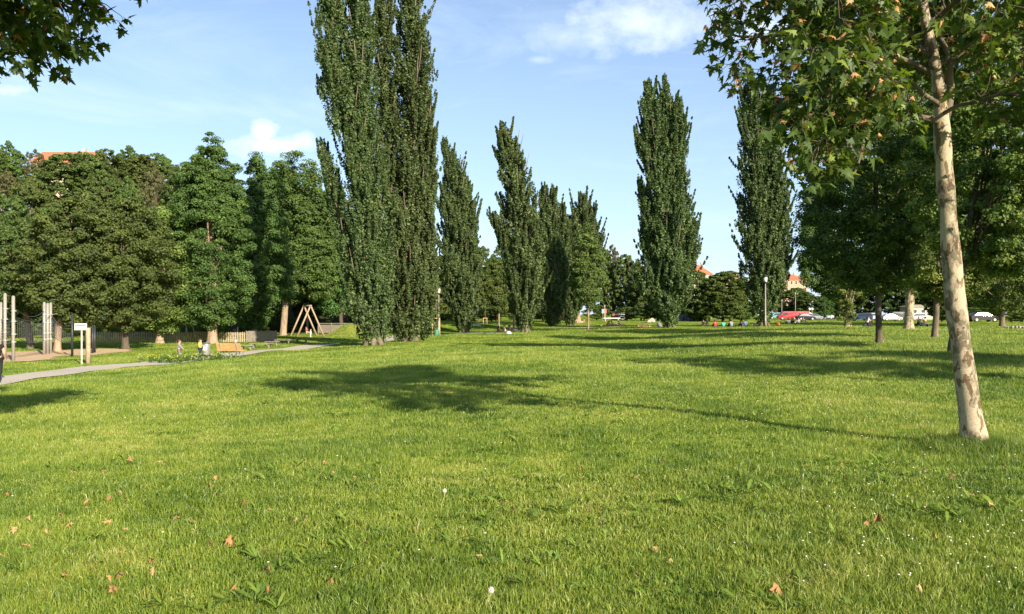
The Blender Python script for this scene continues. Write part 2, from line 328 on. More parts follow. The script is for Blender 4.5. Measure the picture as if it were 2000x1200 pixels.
def smooth_line(pts, step=1.0):
    P = np.array(pts, float); out = []
    for i in range(len(P)-1):
        p0, p1, p2, p3 = P[max(i-1, 0)], P[i], P[i+1], P[min(i+2, len(P)-1)]
        n = max(2, int(np.linalg.norm(p2-p1)/step))
        for k in range(n):
            t = k/n; out.append(.5*((2*p1)+(-p0+p2)*t+(2*p0-5*p1+4*p2-p3)*t*t+(-p0+3*p1-3*p2+p3)*t**3))
    out.append(P[-1]); return np.array(out)
def ground():
    rad = np.concatenate([np.linspace(0.01, 2, 3), np.geomspace(2.4, 260, 330), np.geomspace(275, 3500, 30)]); na = 720
    th = np.linspace(0, 2*PI, na, endpoint=False); R, T = np.meshgrid(rad, th, indexing='ij'); X = R*np.cos(T); Y = R*np.sin(T); Z = terrain(X, Y)
    V = np.stack([X, Y, Z], -1).reshape(-1, 3); i, j = np.meshgrid(np.arange(len(rad)-1), np.arange(na), indexing='ij'); a = i*na+j; b = i*na+(j+1) % na
    Fc = np.stack([a, a+na, b+na, b], -1).reshape(-1, 4); Fc = Fc[:, ::-1]
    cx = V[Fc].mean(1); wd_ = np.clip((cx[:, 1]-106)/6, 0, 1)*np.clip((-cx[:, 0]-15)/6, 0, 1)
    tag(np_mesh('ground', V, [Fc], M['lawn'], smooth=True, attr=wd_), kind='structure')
ground()
def strip(name, pts, w, m, dz=.03, cross=5):
    P = smooth_line(pts, .6); Tn = np.gradient(P, axis=0); Tn /= np.linalg.norm(Tn, axis=1)[:, None]; N = np.stack([-Tn[:,1], Tn[:,0]], 1)
    rng = np.random.default_rng(5); cols = []
    wob = np.convolve(rng.normal(0, .12, len(P)+8), np.ones(9)/9, 'valid')[:len(P)]
    for k in range(cross):
        s = (k/(cross-1)-.5)*w; s = s+np.where(abs(s) > w*.45, wob*np.sign(s), 0); Q = P+N*np.atleast_1d(s)[:, None]; cols.append(np.stack([Q[:,0], Q[:,1], terrain(Q[:,0], Q[:,1])+dz], 1))
    V = np.stack(cols, 1).reshape(-1, 3); i, j = np.meshgrid(np.arange(len(P)-1), np.arange(cross-1), indexing='ij'); a = i*cross+j
    Fc = np.stack([a, a+1, a+cross+1, a+cross], -1).reshape(-1, 4)[:, ::-1]
    return tag(np_mesh(name, V, [Fc], m, smooth=True), kind='structure')
strip('path', PATH, 2.5, M['path'], .035); strip('path', PATH2, 2.0, M['path'], .045)
def poly_patch(name, poly, m, dz, step=.7):
    P = np.array(poly); x0, y0 = P.min(0); x1, y1 = P.max(0); xs = np.arange(x0, x1+step, step); ys = np.arange(y0, y1+step, step)
    X, Y = np.meshgrid(xs, ys, indexing='ij'); V = np.stack([X, Y, terrain(X, Y)+dz], -1).reshape(-1, 3); ny = len(ys)
    i, j = np.meshgrid(np.arange(len(xs)-1), np.arange(ny-1), indexing='ij'); cx = X[:-1,:-1]+step/2; cy = Y[:-1,:-1]+step/2; k = inside(cx, cy, poly)
    a = (i*ny+j)[k]; Fc = np.stack([a, a+ny, a+ny+1, a+1], -1)
    return tag(np_mesh(name, V, [Fc], m, smooth=True), kind='structure')
poly_patch('sand_pit', SAND, M['sand'], .03, .5)
ROADX = [(-30,203),(10,206),(60,207),(110,204),(170,196),(240,185)]
strip('road', [(40,214),(75,211),(110,207),(170,198),(240,186)], 16, M['asphalt'], .05, 7)
KERB = [G(1955,638), G(1975,641), G(1992,643), G(2030,644), G(2100,640)]
# ------------------------------------------------------------------ leaves
def unit(v): return v/np.maximum(np.linalg.norm(v, axis=-1, keepdims=True), 1e-9)
def leaf_quads(C, Nrm, size, rng, aspect=.7):
    r = unit(rng.normal(size=C.shape)); u = unit(np.cross(Nrm, r)); w = np.cross(Nrm, u)
    s = size[:, None]; bend = Nrm*s*.12
    V = np.stack([C-u*s*.5, C+w*s*.5*aspect+bend, C+u*s*.5, C-w*s*.5*aspect+bend], 1).reshape(-1, 3)
    return V, np.arange(len(C)*4, dtype=np.int32).reshape(-1, 4)
def bough_leaves(cen, rb, n, flat, out, rng, upb=.5):
    """cen (k,3), rb (k,) bough radii, n leaves each, out (k,3) outward direction"""
    k = len(cen); idx = np.repeat(np.arange(k), n); d = unit(rng.normal(size=(k*n, 3))+out[idx]*.7+np.array([0, 0, upb])); rr = rng.random(k*n)**.45
    off = d*rr[:, None]*rb[idx][:, None]; off[:, 2] *= flat
    C = cen[idx]+off; N = unit(d*.9+np.array([.12, -.18, .32])+rng.normal(size=(k*n, 3))*.55)
    return C, N
def wob(rng, k=6):
    D = unit(rng.normal(size=(k, 3)))*rng.uniform(1.5, 4.5, (k, 1)); ph = rng.random(k)*6.28; am = rng.uniform(.04, .12, k)
    return lambda d: 1+(np.sin(d@D.T+ph)*am).sum(1)
def round_crown(c, r, nb, nl, leaf, seed, flat=.6, rbf=.2, low=-.75, taper=0.0):
    rng = np.random.default_rng(seed); z = rng.uniform(-1, 1, nb*2); hr = np.where(z < 0, (1-np.abs(z)**3.2)**.6, np.sqrt(np.clip(1-np.abs(z)**(1.9-taper), 0, 1)))
    kp = rng.random(nb*2) < hr+.12; z = z[kp][:nb]; hr = hr[kp][:nb]; ph = rng.random(len(z))*2*PI; d = unit(np.stack([np.cos(ph)*hr, np.sin(ph)*hr, z*.8], 1)); w = wob(rng)(d)
    k = rng.random(len(z))**.42; rm = rbf*np.mean(r)*.45
    cen = np.array(c)+np.stack([np.cos(ph)*hr*k*w*max(.3, r[0]-rm), np.sin(ph)*hr*k*w*max(.3, r[1]-rm), z*(r[2]-rm*.6)*np.where(z > 0, w, 1)], 1)
    rb = rbf*np.mean(r)*rng.uniform(.65, 1.35, len(d))
    C, N = bough_leaves(cen, rb, nl, flat, d, rng); sz = leaf*rng.uniform(.65, 1.35, len(C)); V, Q = leaf_quads(C, N, sz, rng)
    rn = np.clip(np.repeat(rng.normal(.5, .12, len(d)), nl)+rng.normal(0, .16, len(C)), 0, 1)
    return V, Q, rn, cen
def limb_mesh(lines, name, m, parent, n=9, rough=.0, seed=0):
    b = MB(); rg = random.Random(seed)
    for pts, rad in lines:
        b.tube(pts, rad, n)
    return b.build(name, m, parent, smooth=True)
def interp_line(pts, rads, step):
    P = smooth_line(np.column_stack([np.array(pts, float), np.array(rads, float)]), step); return [tuple(p[:3]) for p in P], [max(.004, p[3]) for p in P]
def broad_tree(name, label, px, d, base_py=None, top_py=300, crown_bot_py=600, hw=80, cx_px=None, tr=.25, mat_='maple', nb=160, nl=200, leaf=.2, seed=1, flat=.6, rbf=.2, bark='bark', cat='tree', group=None, dr=1.0, extra=None, taper=.15, lean=0, low=-.8):
    x, y, z = GD(px, d) if base_py is None else G(px, base_py); d = y
    root = thing(name, label, cat, (x, y, z-.05), group=group)
    zt = CH+(HZ-top_py)/F*d-z; zb = CH+(HZ-crown_bot_py)/F*d-z; cxx = ((px if cx_px is None else cx_px)-1000)/F*d-x; r = hw/F*d
    c = (cxx, 0, (zt+zb)/2); rr = (r, r*dr, (zt-zb)/2)
    nb = int(nb*1.55); nl = int(nl*.82); rbf *= .84; leaf *= .86
    V, Q, rn, cen = round_crown(c, rr, nb, nl, leaf, seed, flat, rbf, low=low, taper=taper)
    for k, e in enumerate(extra or []):   # further lobes of the crown: (px, top, bottom, half width)
        ez = CH+(HZ-e[1])/F*d-z; eb = CH+(HZ-e[2])/F*d-z; er = e[3]/F*d
        v2, q2, r2, c2 = round_crown(((e[0]-1000)/F*d-x, random.Random(k+seed).uniform(-.4, .4)*r, (ez+eb)/2), (er, er, (ez-eb)/2), max(12, int(nb*e[3]*(e[2]-e[1])/(hw*(crown_bot_py-top_py))*1.3)), nl, leaf, seed+31+k, flat, rbf*1.0*np.mean(rr)/max(.5, np.mean((er, er, (ez-eb)/2)))*.8, low=low, taper=.3)
        Q = np.concatenate([Q, q2+len(V)]); V = np.concatenate([V, v2]); rn = np.concatenate([rn, r2]); cen = np.concatenate([cen, c2])
    rg = np.random.default_rng(seed+7); h = zt
    top = (cxx*.8, 0, zb+(zt-zb)*.75); lines = [interp_line([(0,0,0),(0,0,.35),(cxx*.1+lean*.3,0,zb*.6),(cxx*.3+lean,0,zb+(zt-zb)*.2),(cxx*.6,.1,zb+(zt-zb)*.5), top], [tr*1.5, tr*1.12, tr, tr*.8, tr*.45, tr*.12], .8)]
    sel = cen[rg.choice(len(cen), min(len(cen), 16), replace=False)]
    for p in sel:
        s = rg.uniform(.05, .55); a = np.array([cxx*(.3+.5*s), 0, zb+(zt-zb)*(s*.6)]); mid = (a+p)/2+np.array([0, 0, .1*r]); lines.append(interp_line([a, mid, p], [tr*.38, tr*.22, tr*.06], 1.2))
    limb_mesh(lines, 'trunk', M[bark], root)
    np_mesh('crown', V, [Q], M[mat_], root, attr=rn)
    return root
def poplar(label, px, py, plumes, d=None, leaf=.2, dens=1.0, seed=1, tr=.4, mat_='poplar', rbs=.5, group='tall poplars on the lawn', name='poplar_tree'):
    x, y, z = G(px, py) if d is None else GD(px, d); d = y
    root = thing(name, label, 'poplar tree' if name == 'poplar_tree' else 'tree', (x, y, z-.05), group=group); rng = np.random.default_rng(seed); CV = []; NV = []; RN = []; lines = []
    for pi, pl in enumerate(plumes):
        P = np.array([at(a, b, d)-np.array([x, y, z]) for a, b, w in pl]); P[:, 1] += np.linspace(0, 1, len(P))*rng.uniform(-.8, .8)*(pi > 0); Wd = np.array([w/F*d for a, b, w in pl])
        ln = smooth_line(np.column_stack([P, Wd]), .5); seglen = np.linalg.norm(np.diff(ln[:, :3], axis=0), axis=1).sum()
        area = seglen*ln[:, 3].mean()*2*PI; k = int(area*1.35/(rbs**2)*dens)
        pr = ln[:, 3]/ln[:, 3].sum(); ii = rng.choice(len(ln), k, p=pr); base = ln[ii, :3]; wd = ln[ii, 3]
        ph = rng.random(k)*2*PI; q = rng.random(k)**.42; mod = 1+.30*np.sin(ph*3+base[:, 2]*.9+pi)+.20*np.sin(base[:, 2]*2.3+ph*2)+.12*np.sin(base[:, 2]*5.1+ph); mod = np.clip(mod, .4, 1.4)
        out = np.stack([np.cos(ph), np.sin(ph), np.full(k, .25)], 1); cen = base+out*(np.maximum(wd-rbs*.45, wd*.3)*q*mod*.86)[:, None]; cen[:, 2] += wd*.15*rng.normal(size=k)
        rb = np.minimum(rbs*rng.uniform(.35, 1.0, k), wd*.8+.12); n = 40
        ns = int(seglen/.6); si = rng.integers(int(len(ln)*.06), int(len(ln)*.97), ns); sph = rng.random(ns)*2*PI; T5 = np.linspace(0, 1, 6)
        so_ = np.stack([np.cos(sph), np.sin(sph), np.zeros(ns)], 1); sw = np.maximum(ln[si, 3], .35)*rng.uniform(.85, 1.35, ns); sh_ = rng.uniform(1.1, 2.6, ns)*np.clip(sw, .5, 1.4)
        sc_ = ln[si, None, :3]+so_[:, None]*(sw[:, None]*(.55+.55*T5**.7))[:, :, None]; sc_[:, :, 2] += sh_[:, None]*T5
        sr_ = rbs*(.62-.40*T5)[None]*rng.uniform(.7, 1.2, (ns, 1)); cen = np.concatenate([cen, sc_.reshape(-1, 3)]); rb = np.concatenate([rb, sr_.ravel()]); out = np.concatenate([out, np.repeat(so_, 6, 0)+[0, 0, .25]]); k = len(cen)
        idx = np.repeat(np.arange(k), n); dd = unit(rng.normal(size=(k*n, 3))+out[idx]*.8); off = dd*(rng.random(k*n)**.4)[:, None]*rb[idx][:, None]; off[:, :2] *= .62; off[:, 2] *= 1.9; off[:, :2] *= np.clip(1.05-off[:, 2:3]/(rb[idx][:, None]*2.4), .35, 1.3)
        off[:, :2] += out[idx][:, :2]*(off[:, 2:3]*.30)
        CV.append(cen[idx]+off); NV.append(unit(dd+rng.normal(size=(k*n, 3))*.7+np.array([0, 0, .25]))); RN.append(np.clip(np.repeat(rng.normal(.45, .12, k), n)+rng.normal(0, .2, k*n), 0, 1))
        r0 = tr*(1.0 if pi == 0 else .55); lines.append(interp_line([tuple(p) for p in (P if pi == 0 else np.vstack([[0, 0, .5+pi*.4], P[1:]]))], list(np.linspace(r0, .03, len(P))), .9))
        for j in range(int(seglen/1.1)):
            i0 = rng.integers(1, max(2, int(len(ln)*.85))); a = ln[i0, :3]; ph0 = rng.random()*6.28; w0 = ln[i0, 3]; e = a+np.array([math.cos(ph0)*w0*.8, math.sin(ph0)*w0*.8, w0*1.9]); m_ = (a+e)/2+np.array([math.cos(ph0), math.sin(ph0), 0])*w0*.18
            lines.append(([tuple(a), tuple(m_), tuple(e)], [.075, .05, .02]))
    # flared foot with a few root sprouts
    for k in range(7):
        w = k*.9+seed; lines.append(([(math.cos(w)*tr*1.5, math.sin(w)*tr*1.5, -.15), (math.cos(w)*tr*.75, math.sin(w)*tr*.75, .5), (math.cos(w)*tr*.3, math.sin(w)*tr*.3, 1.5)], [tr*.35, tr*.42, tr*.3]))
    C = np.concatenate(CV); N = np.concatenate(NV); V, Q = leaf_quads(C, N, leaf*rng.uniform(.6, 1.3, len(C)), rng, .85)
    limb_mesh(lines, 'trunk', M['bark'], root, 8); np_mesh('crown', V, [Q], M[mat_], root, attr=np.concatenate(RN))
    return root
# ---- poplars
poplar('left of the two tallest poplars, leaning left, with a low side leader', 731, 674,
       [[(731,674,20),(725,640,40),(718,600,50),(714,500,44),(708,400,40),(696,300,36),(672,210,44),(652,110,42),(648,0,28),(640,-90,20),(636,-170,5)],
        [(738,640,20),(735,560,34),(725,440,34),(715,320,34),(706,200,32),(700,90,30),(698,0,28),(694,-110,16),(690,-200,4)],
        [(722,640,16),(696,570,28),(682,500,25),(664,430,23),(648,370,19),(635,320,15),(625,275,5)]], leaf=.185, seed=3, tr=.6)
poplar('right of the two tallest poplars, straight and dense down to the grass', 797, 668,
       [[(797,668,34),(800,640,52),(803,590,52),(806,480,48),(806,360,46),(808,240,44),(806,130,42),(803,40,36),(800,-60,26),(798,-170,5)],
        [(785,640,24),(778,560,36),(770,450,32),(764,330,28),(758,220,26),(752,110,22),(748,10,20),(744,-90,5)],
        [(812,640,24),(826,560,26),(834,460,22),(838,350,18),(836,250,16),(830,170,6)]], leaf=.185, seed=8, tr=.6)
poplar('dark narrow poplar just right of the tallest pair, behind a street lamp', 905, 650,
       [[(905,650,10),(905,620,24),(900,560,38),(894,480,42),(890,400,36),(885,340,24),(876,300,14),(868,275,5)],
        [(908,620,12),(918,540,20),(918,460,18),(916,400,14),(910,350,5)]], leaf=.24, seed=12, tr=.5)
poplar('windswept poplar with a small drooping leader on its left side', 1025, 650,
       [[(1025,650,10),(1026,620,24),(1028,560,38),(1022,480,42),(1014,410,38),(1006,350,34),(995,300,26),(986,268,14),(980,244,4)],
        [(1020,620,10),(1008,550,20),(994,500,17),(982,465,14),(970,435,11),(954,420,4)]], leaf=.24, seed=15, tr=.45)
poplar('slim many-tipped poplar behind and right of the windswept one', 1078, 634,
       [[(1078,634,10),(1078,600,28),(1076,540,32),(1074,470,28),(1072,420,18),(1062,368,5)],[(1084,600,12),(1088,520,20),(1088,450,18),(1082,400,9),(1079,368,4)],[(1070,600,12),(1062,520,18),(1060,440,12),(1058,395,7),(1056,375,3)],[(1090,600,12),(1100,520,15),(1103,450,10),(1100,405,4)]], d=130, leaf=.3, seed=19, rbs=.6)
poplar('broad poplar with flickering top beside the pollarded trunk', 1112, 632,
       [[(1112,632,10),(1120,600,20),(1128,540,34),(1132,480,34),(1134,430,24),(1136,400,14),(1134,384,4)],[(1125,600,14),(1150,540,26),(1158,490,24),(1156,440,14),(1150,405,5)],[(1115,590,14),(1112,520,18),(1112,460,13),(1116,425,4)]], d=135, leaf=.3, seed=22, rbs=.6)
poplar('tall poplar standing alone in the middle right, yellowish bare lower trunk', 1308, 640,
       [[(1308,640,14),(1308,610,26),(1306,560,50),(1300,500,44),(1294,420,38),(1286,340,32),(1278,270,28),(1270,215,20),(1265,162,5)],
        [(1312,600,18),(1322,540,36),(1328,470,34),(1326,390,26),(1318,310,24),(1310,240,22),(1302,190,14),(1298,152,4)],
        [(1316,560,16),(1340,510,22),(1346,465,15),(1358,440,4)],[(1300,560,16),(1270,480,20),(1260,420,14),(1250,350,5)],[(1300,400,10),(1320,320,18),(1328,250,15),(1322,190,4)],[(1290,600,14),(1262,560,28),(1240,540,8)],[(1275,350,8),(1255,300,12),(1240,255,4)]], leaf=.24, seed=26, tr=.45)
poplar('tall poplar directly behind the right-hand street lamp', 1492, 634,
       [[(1492,634,12),(1492,600,30),(1490,540,44),(1485,460,42),(1480,380,38),(1474,300,34),(1470,230,28),(1468,180,18),(1465,140,5)],
        [(1500,600,16),(1515,540,30),(1518,460,30),(1512,380,28),(1506,300,24),(1500,230,20),(1494,170,5)]], d=96, leaf=.24, seed=29, tr=.5, rbs=.55)
# ---- large trees of the playground edge
gp = 'big trees round the playground'
broad_tree('linden_tree', 'spreading linden at the far left above the rope net', 60, 62, top_py=430, crown_bot_py=628, hw=110, cx_px=20, tr=.25, mat_='maple', nb=240, nl=170, leaf=.22, seed=41, group=gp, rbf=.17)
broad_tree('linden_tree', 'linden with a pale trunk at the back of the climbing poles', 112, 58, top_py=395, crown_bot_py=632, hw=90, tr=.24, mat_='maple', nb=240, nl=170, leaf=.21, seed=42, group=gp, bark='palebark', rbf=.18, cx_px=130)
broad_tree('linden_tree', 'linden with a dark trunk in front of the picket fence', 245, 61, top_py=385, crown_bot_py=648, hw=105, tr=.27, mat_='maple', nb=300, nl=170, leaf=.21, seed=43, group=gp, rbf=.17, cx_px=238, bark='darkbark')
broad_tree('linden_tree', 'linden with pale flower clusters and a trunk standing at the fence', 312, 76, top_py=375, crown_bot_py=650, hw=92, tr=.34, mat_='linden', nb=280, nl=170, leaf=.22, seed=44, group=gp, bark='palebark', rbf=.18, cx_px=318)
broad_tree('maple_tree', 'tall dark maple with two pale stems touching at the fence', 415, 76, top_py=330, crown_bot_py=645, hw=88, tr=.48, mat_='maple', nb=330, nl=170, leaf=.23, seed=45, group=gp, bark='palebark', rbf=.17, cx_px=412,
           extra=[(420,272,420,38),(385,285,420,26),(452,320,450,26),(366,320,450,22)])
broad_tree('maple_tree', 'dark maple with a single narrow peak behind the dark climbing frame', 497, 88, top_py=350, crown_bot_py=640, hw=62, tr=.35, mat_='maple', nb=260, nl=160, leaf=.25, seed=46, group=gp, rbf=.2, extra=[(496,298,410,22),(528,335,440,22)])
broad_tree('ash_tree', 'bright green tree on a long bare trunk left of the wooden swing', 553, 104, top_py=335, crown_bot_py=590, hw=72, tr=.42, mat_='bright', nb=280, nl=150, leaf=.3, seed=47, group=gp, bark='palebark', rbf=.2, cx_px=580, extra=[(620,395,590,50),(560,330,420,35)])
broad_tree('ash_tree', 'bright green tree leaning over the wooden swing', 668, 112, top_py=420, crown_bot_py=618, hw=55, tr=.3, mat_='bright', nb=180, nl=150, leaf=.3, seed=48, group=gp, bark='darkbark', rbf=.2, cx_px=650)
# ---- right-hand grove
gr = 'trees of the right-hand grove'
broad_tree('linden_tree', 'dark slim-trunked linden, nearest of the grove to the open lawn', 1717, 33, top_py=85, crown_bot_py=570, hw=150, tr=.125, mat_='maple', nb=420, nl=180, leaf=.13, seed=61, group=gr, bark='darkbark', cx_px=1705, rbf=.14, low=-.9)
broad_tree('plane_tree', 'stout plane tree with blotched orange-cream trunk in the grove', 1775, 58, top_py=250, crown_bot_py=570, hw=125, tr=.31, mat_='linden', nb=320, nl=170, leaf=.19, seed=62, group=gr, bark='planebark', cx_px=1790, rbf=.16)
broad_tree('linden_tree', 'light green linden with a straight grey trunk left of the near plane tree', 1826, 41, top_py=130, crown_bot_py=585, hw=130, tr=.15, mat_='linden', nb=460, nl=170, leaf=.15, seed=63, group=gr, bark='bark', cx_px=1850, rbf=.15)
broad_tree('linden_tree', 'light green linden whose trunk shows just behind the near plane tree', 1860, 27, top_py=60, crown_bot_py=540, hw=165, tr=.12, mat_='linden', nb=420, nl=200, leaf=.13, seed=64, group=gr, bark='darkbark', cx_px=1965, rbf=.13)
broad_tree('linden_tree', 'dark linden at the far right of the grove by the kerb', 1957, 95, top_py=330, crown_bot_py=612, hw=100, tr=.3, mat_='mid', nb=280, nl=150, leaf=.28, seed=65, group=gr, bark='bark', cx_px=1960, rbf=.18)
broad_tree('linden_tree', 'linden reaching left towards the poplar with a hanging branch', 1657, 96, top_py=300, crown_bot_py=590, hw=85, tr=.3, mat_='maple', nb=260, nl=150, leaf=.28, seed=66, group=gr, bark='palebark', cx_px=1640, rbf=.18, extra=[(1572,430,560,24)])
broad_tree('poplar_bush', 'leafy clump of upright sprouts round a short split trunk in the grove', 1655, 90, top_py=520, crown_bot_py=634, hw=26, tr=.3, mat_='linden', nb=60, nl=120, leaf=.18, seed=67, bark='palebark', cat='bush', rbf=.26)
# trees outside the frame whose shade falls on the lawn
broad_tree('linden_tree', 'linden off the right edge of the picture', 1000+F*23/11, 11, top_py=-420, crown_bot_py=330, hw=420, tr=.2, mat_='maple', nb=170, nl=130, leaf=.2, seed=71, group=gr)
broad_tree('linden_tree', 'second linden off the right edge of the picture', 1000+F*16.5/11.5, 11.5, top_py=-330, crown_bot_py=250, hw=360, tr=.18, mat_='maple', nb=62, nl=130, leaf=.2, seed=72, group=gr)
# ---- distant trees: a few shapes, copied
def proto(nm, label, m, seed, nb, nl, leaf, taper=.2, rbf=.2, group='trees of the wooded hillside'):
    r = thing(nm, label, 'tree', (0, 0, 0), group=group); V, Q, rn, cen = round_crown((0, 0, .53), (.36, .36, .47), nb, nl, leaf, seed, .6, rbf, low=-.95, taper=taper)
    np_mesh('crown', V, [Q], M[m], r, attr=rn); rg = np.random.default_rng(seed)
    lines = [([(0,0,-.05),(0,0,.2),(.01,0,.5),(0,0,.85)], [.024,.018,.012,.003])]+[([(0,0,.2+.3*rg.random()), tuple((c+np.array([0,0,.3]))*.55), tuple(c)], [.009,.006,.002]) for c in cen[:14]]
    limb_mesh(lines, 'trunk', M['bark'], r, 7); return r
PR = {'g': ('broadleaf_tree', 'mid', 81, 420, 62, .030, .2, .115), 'h': ('broadleaf_tree', 'mid', 82, 420, 60, .030, .35, .11), 'd': ('broadleaf_tree', 'maple', 83, 420, 62, .030, .15, .115),
      'b': ('broadleaf_tree', 'bright', 84, 420, 60, .030, .1, .12), 'n': ('broadleaf_tree', 'brownish', 85, 360, 42, .022, .3, .11), 's': ('bush', 'mid', 86, 70, 120, .035, .0, .25)}
_pr = {}
def far_tree(k, label, px, top, d, hw, group='trees of the wooded hillside'):
    x, y, z = GD(px, d); zt = CH+(HZ-top)/F*d; h = max(1.2, zt-z)/.99; w = hw/F*d/.36; rz = random.Random(int(px*7+d)).uniform(0, 6.28)
    if k not in _pr:
        nm, m, sd_, nb, nl, lf, tp, rbf = PR[k]; o = proto(nm, label, m, sd_, nb, nl, lf, tp, rbf); _pr[k] = o; o.location = (x, y, z-.1); o.rotation_euler.z = rz; o.scale = (w, w, h); o['group'] = group
        if k == 's': o['category'] = 'bush'
        return o
    return copy_thing(_pr[k], label, (x, y, z-.1), rz, group, (w, w, h))
hill = [ # kind, px, top, d, half width, label
 ('g',-45,283,172,38,'green tree on the hilltop at the very left edge of the photo'),('h',25,281,170,34,'hilltop tree left of the red roof'),('n',72,292,166,26,'thin tan tree just left of the red roof'),('n',158,296,164,26,'thin brownish tree in front of the red roof'),
 ('g',205,293,170,34,'rounded hilltop tree right of the red roof'),('h',262,290,168,40,'broad hilltop tree in the middle of the skyline'),('g',318,300,166,32,'hilltop tree sloping down towards the dark maple'),('h',352,326,160,28,'small hilltop tree half hidden by the dark maple'),
 ('n',10,335,146,42,'sparse brownish tree on the hillside at left'),('g',60,345,142,40,'mid green hillside tree below the thin tan tree'),('d',125,306,152,62,'hillside tree straight below the red roof'),('g',-10,300,168,40,'dense round hilltop tree at the far left'),('g',180,300,160,40,'dense hilltop tree immediately right of the red roof'),('g',285,305,160,44,'dense tree on the crest between the red roof and the dark maple'),('d',235,315,158,36,'dark tree on the crest above the yellow-green tree'),('b',208,340,142,44,'fresh yellow-green tree in the middle of the hillside'),
 ('b',255,352,139,30,'small fresh green hillside tree next to the yellow-green one'),('n',303,325,140,32,'tall thin brown tree against the hillside'),('d',350,350,138,36,'dark hillside tree behind the dark maple'),('n',-60,370,130,40,'brownish tree low on the hillside off the left edge'),
 ('d',20,395,120,48,'dark tree at the foot of the hill at left'),('g',85,405,118,40,'green tree at the foot of the hill behind the lindens'),('h',160,385,122,40,'tall green tree at the foot of the hill below the roof'),('d',265,400,120,40,'dark tree at the hill foot behind the flowering linden'),
 ('b',545,338,140,36,'bright hillside tree right of the dark peak'),('b',600,352,138,38,'bright hillside tree above the wooden swing'),('b',645,385,134,30,'bright tree where the skyline drops to the tall poplars'),('g',690,440,140,34,'green tree seen behind the left tall poplar'),('d',470,400,118,38,'dark tree between the two dark maples'),
 ('d',-30,470,106,50,'low dark tree behind the rope net'),('d',70,480,104,45,'low dark tree behind the climbing poles'),('d',170,480,103,45,'low dark tree behind the playground sign'),('d',270,480,104,45,'low dark tree behind the middle of the fence'),('d',360,490,104,42,'low dark tree behind the right part of the fence'),('d',450,490,106,42,'low dark tree behind the dark climbing frame'),
 ('g',525,500,112,34,'undergrowth tree left of the long bare trunk'),('d',600,500,118,40,'dark undergrowth tree right behind the swing'),('g',700,500,122,40,'undergrowth tree behind the grassy mound'),('d',770,500,128,40,'dark tree seen between the two tallest poplars'),('g',850,500,140,40,'dark tree behind the left street lamp')]
for k, px, top, d, hw, lb in hill: far_tree(k, lb, px, top, d, hw)
mid = [('g',872,520,176,34,'round tree left behind the dark narrow poplar'),('g',935,482,188,26,'round tree filling the gap right of the dark narrow poplar'),('h',968,484,190,24,'round tree left behind the windswept poplar'),('d',1000,500,185,30,'dark tree behind the windswept poplar'),('d',1050,505,185,30,'dark tree behind the slim many-tipped poplar'),
 ('g',1105,500,190,30,'tree behind the pollarded trunk'),('h',1180,490,190,26,'pale tree right of the young staked avenue tree'),('n',1196,478,196,24,'sandy coloured round treetop in the middle gap'),('g',1222,498,188,26,'green round tree in the middle gap'),('h',1252,510,185,26,'tree touching the left side of the lone poplar'),('d',1285,520,182,28,'dark tree behind the lone poplar'),
 ('g',1330,545,178,24,'tree between the lone poplar and the orange roof'),('b',1366,533,163,36,'leafy fresh green tree below the orange roof'),('g',1412,530,160,44,'broad green tree right of the orange roof'),('b',1448,545,163,32,'green tree left behind the lamp poplar'),('g',1548,562,225,30,'small tree right behind the lamp poplar'),
 ('b',1578,572,218,26,'bright round tree behind the parked red van'),('b',1604,580,216,18,'small bright tree right of the red van'),('d',1640,530,230,36,'dark tree behind the car park'),('d',1690,520,225,40,'dark tree behind the white cars'),('d',1750,500,222,45,'dark tree far behind the stout plane tree'),
 ('d',1810,500,220,45,'dark far tree behind the straight grey trunk'),('d',1870,500,150,42,'dark tree behind the near plane trunk'),('g',1930,500,140,42,'green tree behind the kerb at right'),('d',1995,490,135,45,'dark tree at the right edge of the photo'),('g',2070,470,130,50,'green tree off the right edge by the kerb'),('d',1840,540,120,34,'low dark tree in the depth of the grove')]
for k, px, top, d, hw, lb in mid: far_tree(k, lb, px, top, d, hw*1.15, 'trees along the far side of the park')
bush = [(560,628,112,22,'low bush at the foot of the long bare trunk'),(505,632,108,20,'low bush behind the grey end of the fence'),(905,612,150,30,'bush behind the low rise'),(960,600,165,30,'bush behind the staked sapling'),(1010,604,165,26,'bush behind the picnic group'),(1060,600,165,30,'bush left of the pollarded trunk'),(1100,604,170,24,'bush right behind the standing person'),(1165,596,180,26,'bush behind the thin lamp'),(1225,600,178,22,'bush right of the painted brick hut'),(1258,590,172,26,'round bush behind the boulder'),
        (1283,596,172,18,'small bush left of the lone poplar foot'),(1385,575,160,30,'dense shrub beside the graffiti building'),(1425,580,158,32,'dense shrub behind the sitting group'),(1458,590,160,20,'shrub left of the lamp poplar foot'),(1610,598,228,20,'shrub behind the car park lamps'),(1330,600,176,14,'small shrub left of the graffiti building'),(1905,600,128,36,'shrub behind the near plane trunk'),(1975,600,120,36,'shrub above the kerb'),
        (40,640,96,40,'undergrowth bush behind the rope net'),(120,640,96,36,'undergrowth bush behind the climbing poles'),(210,636,96,40,'undergrowth bush behind the left end of the fence'),(300,636,97,40,'undergrowth bush behind the flowering linden'),(390,636,97,36,'undergrowth bush behind the two-stemmed maple'),(470,630,99,36,'undergrowth bush behind the dark climbing frame'),(620,630,120,30,'bush behind the swing'),(740,620,118,34,'bush behind the left tall poplar foot'),(810,616,125,34,'bush behind the right tall poplar foot'),(860,612,132,30,'bush behind the left street lamp')]
for px, top, d, hw, lb in bush: far_tree('s', lb, px, top, d, hw, 'bushes at the edges of the park')
